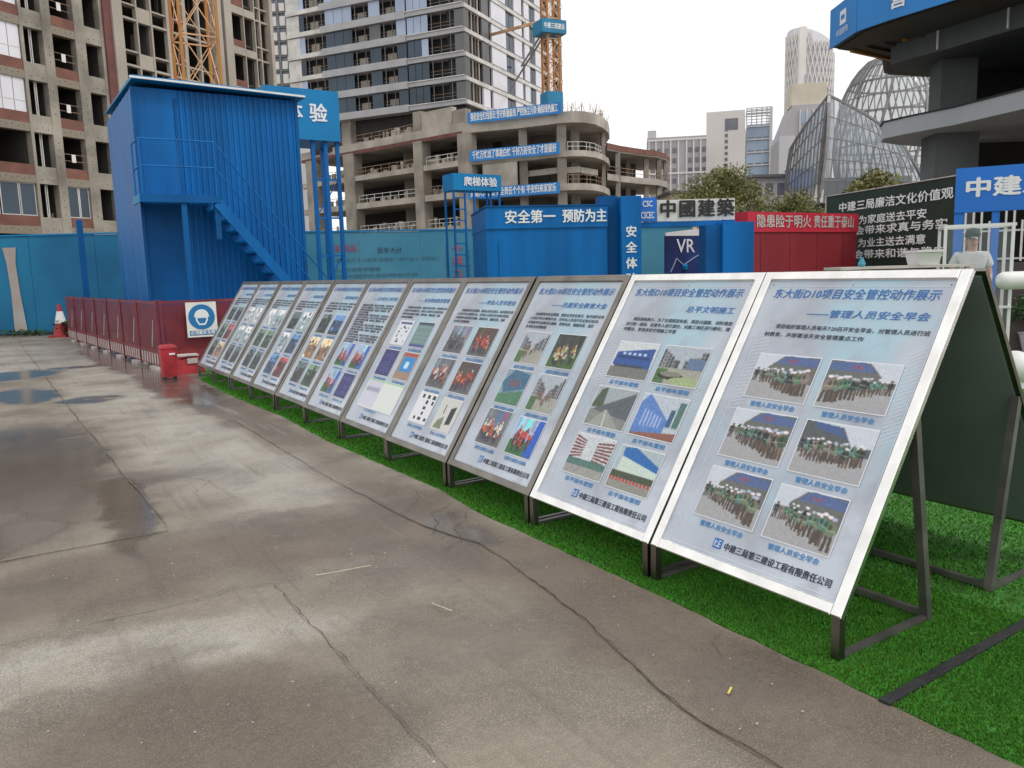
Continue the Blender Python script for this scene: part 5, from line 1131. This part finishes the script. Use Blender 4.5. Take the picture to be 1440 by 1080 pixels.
def containers():
    F = frame(-.417, 16, 81); t = thing('blue_container', 'wide blue container with white slogan 安全第一 预防为主 behind the boards', 'container', F)
    MB(F).box(0, 2.45, 0, 2.4, 0, 2.42).build('body', M_blue, t); pbox('header_panel', F, -.01, 2.46, -.03, 2.4, 2.423, 2.84, M_gate and M_blue, t)
    pbox('roof', F, -.03, 2.49, -.05, 2.42, 2.843, 2.87, M_blued, t)
    ftext('安全第一', F, .88, 2.63, .27, M_txtwhite, t, y=-.045, bold=.03, fit=1.0); ftext('预防为主', F, 1.98, 2.63, .27, M_txtwhite, t, y=-.045, bold=.03, fit=.9)
    pbox('pipe', F, .25, .265, -.035, -.01, .6, 2.2, M_bluelt, t)
    F = frame(1.90, 16.15, 88); t = thing('site_gate', 'blue experience area gate with pillar, beam and black characters 中國建築', 'gate', F)
    MB(F).box(.36, .76, 0, .55, 0, 3.0).build('pillar', M_blue, t); MB(F).box(-.02, .355, .35, .9, 0, 3.04).build('side_pillar', M_blued, t)
    for k, c in enumerate('安全体验'): ftext(c, F, .555, 2.29 - .31 * k, .23, M_txtwhite, t, y=-.012, bold=.03)
    F = frame(2.70, 16.7, 87)
    pbox('beam', F, -.05, 2.0, 0, .2, 2.40, 2.51, M_blue, t)
    lp = pbox('logo_panel', F, -.02, .36, -.02, .1, 2.52, 3.0, M_gate, t)
    ftext('CSC', F, .17, 2.87, .17, M_txtwhite, t, y=-.03, bold=.02, fit=.2); ftext('CSCEC', F, .17, 2.64, .19, M_txtwhite, t, y=-.03, bold=.02, fit=.27)
    pbox('character_backing', F, .38, 2.0, .03, .05, 2.52, 2.95, M_net, t)
    for z in (2.53, 2.71, 2.89): pbox('backing_wire', F, .42, 1.96, .05, .06, z, z + .008, M_bandw, t)
    for k in range(11): pbox('backing_wire', F, .42 + k * .153, .428 + k * .153, .05, .06, 2.52, 2.92, M_bandw, t)
    for k, c in enumerate('中國建築'): ftext(c, F, .60 + k * .4, 2.735, .37, M_txtblack, t, y=.0, bold=.04)
    F = frame(3.98, 16.35, 88); MB(F).box(0, .32, .0, .5, 0, 2.40).build('pillar', M_blued, t); MB(F).box(.321, .95, -.1, .4, 0, 2.44).build('pillar', M_blue, t)  # narrow darker box paints in the shaded side of the blue pillar
    F = frame(4.1, 21, 62); t = thing('vr_container', 'navy printed container with white letters VR behind the gate', 'container', F)
    MB(F).box(0, 2.2, 0, 2.4, 0, 2.38).build('body', M_navy, t); ftext('VR', F, .62, 2.1, .5, M_txtwhite, t, y=-.02, bold=.01)
    b = MB(F); P_ = [(.12, 1.45), (.32, 1.8), (.55, 1.62), (.95, 1.83), (1.3, 1.95)]
    for a, c in zip(P_[:-1], P_[1:]): b.beam((a[0], -.015, a[1]), (c[0], -.015, c[1]), .02)
    b.build('printed_lines', M_glt, t); MB(F).lathe([(.07, 1.5), (.09, 1.6), (.0, 1.68)], (.6, -.01, 0), 10).build('printed_figure', M_bluelt, t)
    pts = [(0, 2.381)] + [(2.2 * k / 8, 2.46 + .14 * math.sin(math.pi * k / 16)) for k in range(9)] + [(2.2, 2.381)]
    b = MB(F); n = len(pts); b.add([(x, 0, z) for x, z in pts] + [(x, .06, z) for x, z in pts], [tuple(range(n)), tuple(range(2 * n - 1, n - 1, -1))] + [(k, n + k, n + (k + 1) % n, (k + 1) % n) for k in range(n)]); b.build('arched_top', M_white, t)
    F = frame(3.3, 20.8, 84); MB(F).box(0, .72, 0, .1, 0, 2.46).build('teal_partition', M_teal, label='plain teal partition panel between the gate pillar and the navy container', cat='panel')
    F = frame(4.989, 17, 57.7); t = thing('red_container', 'dark red container with header slogan 隐患险于明火 责任重于泰山', 'container', F)
    MB(F).box(.001, 3.75, 0, .47, 0, 2.26).build('body', M_red, t)
    for k in range(4): pbox('wall_seam', F, .93 * k + .45, .93 * k + .47, -.008, -.001, .1, 2.24, M_maroon, t)
    pbox('header_panel', F, 0, 3.76, -.03, .48, 2.263, 2.68, M_redbright, t)
    ftext('隐患险于明火', F, 1.15, 2.47, .29, M_whited, t, y=-.045, bold=.025, fit=1.75); ftext('责任重于泰山', F, 2.84, 2.47, .29, M_whited, t, y=-.045, bold=.025, fit=1.42)
    # black green culture board
    F = T(6.656 * 1.22, 17 * 1.22, -.352) @ RZ(90 - 168) @ Matrix.Scale(1.22, 4); t = thing('slogan_board', 'black green slogan board with five lines of white characters', 'board', F)
    MB(F).box(0, 3.75, 0, .06, 1.38, 2.93).build('board', M_greenboard, t); MB(F).box(0, 3.75, -.02, .08, 2.931, 2.95).build('top_edge', M_whited, t); MB(F).box(-.03, -.001, -.02, .08, .29, 2.95).build('post', M_whited, t)
    for x in (.7, 2.0, 2.12, 3.4): MB(F).box(x, x + .05, .07, .12, .29, 1.5).build('post', M_rust, t)
    for s_, x, z, w, h in (('中建三局廉洁文化价值观', 2.0, 2.66, 3.1, .2), ('为家庭送去平安', 2.02, 2.37, 1.85, .18), ('为社会带来求真与务实', 1.9, 2.17, 3.1, .18), ('为业主送去满意', 2.02, 1.93, 1.85, .18), ('为社会带来和谐与稳定', 1.9, 1.71, 3.1, .18)):
        ftext(s_, F, x, z, h, M_txtwhite, t, y=-.012, bold=.03, fit=w)
    # bright blue gate banner
    F = frame(6.855, 12.5, 118); t = thing('banner_gate', 'bright blue banner arch with large white characters at the right edge', 'gate', F)
    pbox('header', F, 0, 2.6, -.03, .12, 2.28, 2.94, M_gate, t); pbox('column', F, 0, .13, 0, .12, 0, 2.277, M_gate, t); pbox('column', F, .50, .60, 0, .12, 0, 2.277, M_gate, t); pbox('column', F, 2.4, 2.6, 0, .12, 0, 2.277, M_gate, t)
    ftext('中建三局', F, .86, 2.62, .3, M_txtwhite, t, y=-.045, bold=.045, fit=1.42)
containers()
def picket():
    F = frame(7.9, 13.7, 112); t = thing('picket_fence', 'white metal picket fence on a dark wall at the right edge', 'fence', F)
    MB(F).box(-.3, 3.2, .1, .4, 0, 1.5).build('dark_wall', mat('brown_wall', (.09, .075, .07), .8, 0, .3, 1), t)
    for z in (1.55, 2.02): pbox('rail', F, -.3, 3.2, .2, .23, z, z + .03, M_white, t)
    for k in range(29): pbox('picket', F, -.28 + k * .12, -.25 + k * .12, .17, .2, 1.52, 2.42 if k % 4 else 2.2, M_white, t)
picket()

# ------------------------------------------------------------ glazed case with the person, rack and crate
F = frame(5.37, 10.0, 112); t = thing('glazed_booth', 'narrow white framed glass booth on a plinth behind the nearest board', 'booth', F)
MB(F).box(-.02, .78, -.02, .66, 0, .37).build('plinth', M_whited, t)
for x, y in ((0, 0), (.42, .62), (.72, 0), (0, .62), (.74, .62)): pbox('frame_post', F, x, x + .035, y, y + .035, .371, 2.0, M_white, t)
for a in ((0.036, .72, 0, .035), (.036, .42, .62, .655), (.456, .74, .62, .655)): pbox('frame_rail', F, a[0], a[1], a[2], a[3], 1.965, 2.0, M_white, t)
for x in (0, .74): pbox('frame_rail', F, x, x + .035, .036, .62, 1.965, 2.0, M_white, t)
pbox('glass_pane', F, .036, .72, .012, .018, .38, 1.964, M_pglass, t); pbox('glass_pane', F, .012, .018, .036, .62, .38, 1.964, M_pglass, t)
pbox('handle', F, .60, .75, -.04, -.001, .98, 1.01, M_white, t)

def skin(name, J, E, m, parent, M, sub=2):
    me = bpy.data.meshes.new(name); me.from_pydata([p[:3] for p in J], E, []); o = bpy.data.objects.new(name, me); COL.objects.link(o)
    sk = o.modifiers.new('s', 'SKIN'); me.skin_vertices[0].data[0].use_root = True
    for k, p in enumerate(J): me.skin_vertices[0].data[k].radius = (p[3], p[4] if len(p) > 4 else p[3])
    ss = o.modifiers.new('u', 'SUBSURF'); ss.levels = sub; ss.render_levels = sub
    ev = bpy.data.meshes.new_from_object(o.evaluated_get(bpy.context.evaluated_depsgraph_get())); bpy.data.objects.remove(o); bpy.data.meshes.remove(me)
    ev.name = name; ev.materials.clear(); ev.materials.append(m); ev.polygons.foreach_set('use_smooth', [True] * len(ev.polygons))
    r = bpy.data.objects.new(name, ev); COL.objects.link(r)
    if parent: r.parent = parent; r.matrix_local = PM[parent.name].inverted() @ M; PM[r.name] = M
    return r
def person():
    M = T(5.80, 10.14, .37) @ RZ(-18) @ Matrix.Scale(.9, 4)   # faces -Y, towards the camera
    t = thing('person', 'person in a white short sleeved shirt and dark cap behind the booth glass', 'person', M)
    J = [(0, 0, .92, .13, .10), (0, 0, 1.12, .125, .095), (0, 0, 1.32, .15, .10), (0, .0, 1.42, .10, .08), (0, -.01, 1.47, .052), (0, -.02, 1.55, .075, .085), (0, -.02, 1.64, .078, .092),
         (.18, 0, 1.38, .055), (.24, .02, 1.12, .042), (.20, -.16, .98, .034), (.19, -.24, .96, .03, .016), (-.18, 0, 1.38, .055), (-.25, -.03, 1.12, .042), (-.14, -.22, 1.20, .034), (-.09, -.28, 1.24, .03, .018),
         (.09, 0, .86, .085), (.10, 0, .48, .055), (.10, .02, .08, .038), (.10, -.12, .03, .035), (-.09, 0, .86, .085), (-.10, 0, .48, .055), (-.10, .02, .08, .038), (-.10, -.12, .03, .035)]
    E = [(0, 1), (1, 2), (2, 3), (3, 4), (4, 5), (5, 6), (2, 7), (7, 8), (8, 9), (9, 10), (2, 11), (11, 12), (12, 13), (13, 14), (0, 15), (15, 16), (16, 17), (17, 18), (0, 19), (19, 20), (20, 21), (21, 22)]
    for (ox, oy, oz, hi, sg) in ((.19, -.24, .96, 10, 1), (-.09, -.28, 1.24, 14, -1)):
        for q in range(5):
            dx = (-.028 + q * .016) if q < 4 else .035 * sg; L = (.05, .06, .062, .052, .03)[q]; n = len(J)
            J += [(ox + dx, oy - .02, oz, .008), (ox + dx * 1.1, oy - .02 - L * .5, oz - .008, .0075), (ox + dx * 1.1, oy - .02 - L * .8, oz - .028, .007)]; E += [(hi, n), (n, n + 1), (n + 1, n + 2)]
    skin('body', J, E, M_skin, t, M)
    skin('shirt', [(0, 0, .90, .165, .125), (0, 0, 1.12, .155, .12), (0, 0, 1.32, .175, .125), (0, 0, 1.43, .10, .085), (.18, 0, 1.385, .075), (.235, .01, 1.22, .066), (-.18, 0, 1.385, .075), (-.24, -.01, 1.22, .066)], [(0, 1), (1, 2), (2, 3), (2, 4), (4, 5), (2, 6), (6, 7)], M_shirt, t, M)
    skin('trousers', [(0, 0, .93, .15, .115), (.09, 0, .84, .10), (.10, 0, .48, .072), (.10, .01, .10, .058), (-.09, 0, .84, .10), (-.10, 0, .48, .072), (-.10, .01, .10, .058)], [(0, 1), (1, 2), (2, 3), (0, 4), (4, 5), (5, 6)], M_trouser, t, M)
    MB(M).lathe([(.094, 1.645), (.098, 1.68), (.085, 1.73), (.05, 1.765), (.0, 1.77)], (0, -.015, 0), 18).build('cap', M_hair, t, smooth=True)
    MB(M).lathe([(.088, 1.56), (.094, 1.645)], (0, .0, 0), 16).build('hair', mat('black_hair', (.01, .009, .008), .6), t, smooth=True) if False else None
    MB(M).add([(-.07, -.09, 1.652), (.07, -.09, 1.652), (.05, -.17, 1.64), (-.05, -.17, 1.64), (-.07, -.09, 1.66), (.07, -.09, 1.66), (.05, -.17, 1.648), (-.05, -.17, 1.648)], [(0, 3, 2, 1), (4, 5, 6, 7), (0, 1, 5, 4), (1, 2, 6, 5), (2, 3, 7, 6), (3, 0, 4, 7)]).build('cap_brim', M_hair, t)
    for s_ in (-1, 1): MB(M).lathe([(.0, -.009), (.009, 0), (.0, .009)], (s_ * .03, -.108, 1.60), 8).build('eye', M_txtblack, t)
    MB(M).tube((0, -.10, 1.60), (0, -.128, 1.565), .008, 6, .014).build('nose', M_skin, t); MB(M).box(-.022, .022, -.106, -.1, 1.527, 1.533).build('mouth', M_redstrip, t)
    for s_ in (-1, 1): MB(M).box(s_ * .082 - .008, s_ * .082 + .008, -.04, 0, 1.565, 1.62).build('ear', M_skin, t)
person()
F = frame(3.78, 9.2, 90); t = thing('rack', 'thin white topped rack standing behind the nearest board', 'rack', F)
pbox('top', F, 0, 1.5, 0, .5, 1.50, 1.53, M_whited, t)
for x in (.02, 1.44):
    for y in (.02, .44): pbox('leg', F, x, x + .04, y, y + .04, 0, 1.499, M_whited, t)
MB(F).lathe([(.03, 1.53), (.045, 1.56), (.02, 1.62), (.02, 1.64), (.0, 1.64)], (.28, .1, 0), 10).build('bottle', M_teal, label='small teal bottle on the white rack', cat='bottle')
F = frame(4.66, 9.2, 90); t = thing('crate', 'white plastic crate standing on the rack', 'crate', F)
b = MB(F); b.add([(.03, .03, 1.532), (.25, .03, 1.532), (.25, .3, 1.532), (.03, .3, 1.532), (0, 0, 1.69), (.28, 0, 1.69), (.28, .33, 1.69), (0, .33, 1.69)], [(0, 3, 2, 1), (4, 5, 6, 7), (0, 1, 5, 4), (1, 2, 6, 5), (2, 3, 7, 6), (3, 0, 4, 7)]).build('body', M_crate, t)
pbox('rim', F, -.012, .292, -.012, .342, 1.675, 1.70, M_crate, t)
def pots():
    t = thing('potted_plant', 'bushy dark green plant in a grey pot on the lawn at the right edge', 'plant', T(8.72, 13.3, 0))
    MB().lathe([(.15, 0), (.22, .3), (.24, .33), (.2, .33), (.18, .28)], (8.72, 13.3, 0), 16).build('pot', M_fargrey2, t)
    r = random.Random(3); b = MB()
    for k in range(1100):
        a = r.uniform(0, 6.28); e = r.uniform(-.6, 1.5); q = r.uniform(.35, 1); c = Vector((8.72 + .42 * q * math.cos(a) * math.cos(e), 13.3 + .42 * q * math.sin(a) * math.cos(e), .68 + .34 * q * math.sin(e)))
        d = Vector((r.gauss(0, 1), r.gauss(0, 1), r.gauss(.3, 1))).normalized() * r.uniform(.03, .06); p = d.cross(Vector((r.gauss(0, 1), r.gauss(0, 1), 1))).normalized() * .016; b.add([c - d, c + p, c + d, c - p], [(0, 1, 2, 3)])
    b.build('foliage', M_leafd, t, kind='stuff')
    for k in range(8): MB().tube((8.72, 13.3, .3), (8.72 + r.uniform(-.3, .3), 13.3 + r.uniform(-.3, .3), .75), .01, 4).build('stem', M_bark, t)
    t = thing('garden_ball', 'white rounded garden ball on the lawn at the right edge', 'ball', T(6.13, 9.7, 0))
    MB().lathe([(.08 + 0, .0)] + [(.2 * math.sin(math.pi * k / 14), .2 - .2 * math.cos(math.pi * k / 14)) for k in range(2, 15)], (6.15, 9.7, .06), 20).build('ball', M_white, t, smooth=True); MB().lathe([(.12, 0), (.1, .08)], (6.15, 9.7, 0), 14).build('foot', M_fargrey2, t)
    t = thing('rounded_bollard_arm', 'white round-ended cylinder raised on a post at the right edge', 'post', T(6.1, 9.9, 0))
    F = T(5.9, 9.75, 1.31) @ Matrix.Rotation(math.radians(90), 4, 'Y'); MB(F).lathe([(.0, 0), (.05, .008), (.085, .03), (.105, .07), (.108, .12), (.108, .7), (.08, .74), (0, .75)], (0, 0, 0), 18).build('cylinder', M_white, t, smooth=True)
    MB().tube((6.4, 9.75, 0), (6.4, 9.75, 1.25), .03, 8).build('post', M_whited, t)
pots()

# ------------------------------------------------------------ litter and loose bits on the concrete
def straw(v, u, ang, L, label):
    F = SITE @ T(v, u, .0185) @ RZ(ang); b = MB(F); r = random.Random(int(L * 1000)); p = [(L * k / 5, r.uniform(-.002, .002), 0) for k in range(6)]
    for a, c in zip(p[:-1], p[1:]): b.tube(a, c, .0022, 5)
    b.build('straw', M_straw, label=label, cat='straw')
straw(1.28, 4.05, -8, .30, 'thin pale straw lying on the concrete in the middle foreground')
straw(1.62, 3.35, -75, .14, 'short pale straw lying on the concrete right of the longer one')
def bits():
    r = random.Random(9); b = MB(SITE)
    for k in range(260):
        v = r.uniform(-1.5, 2.5); u = r.uniform(1.5, 9); s_ = r.uniform(.0015, .005); b.box(v, v + s_ * 2, u, u + s_, .0125 if (v < 1.06 and u < 4) or v > 2 else 0, .0125 + s_ * .6 if (v < 1.06 and u < 4) or v > 2 else s_ * .6)
    b.build('pebbles', M_whited, kind='stuff', label='scattered pale grit and pebbles on the concrete', cat='grit')
    MB(SITE @ T(2.15, 1.95, .012) @ RZ(30)).box(0, .05, 0, .008, 0, .004).build('yellow_scrap', mat('yellow_plastic', (.6, .5, .12), .5), label='small yellow scrap lying beside the crack near the bottom edge', cat='scrap')
bits()
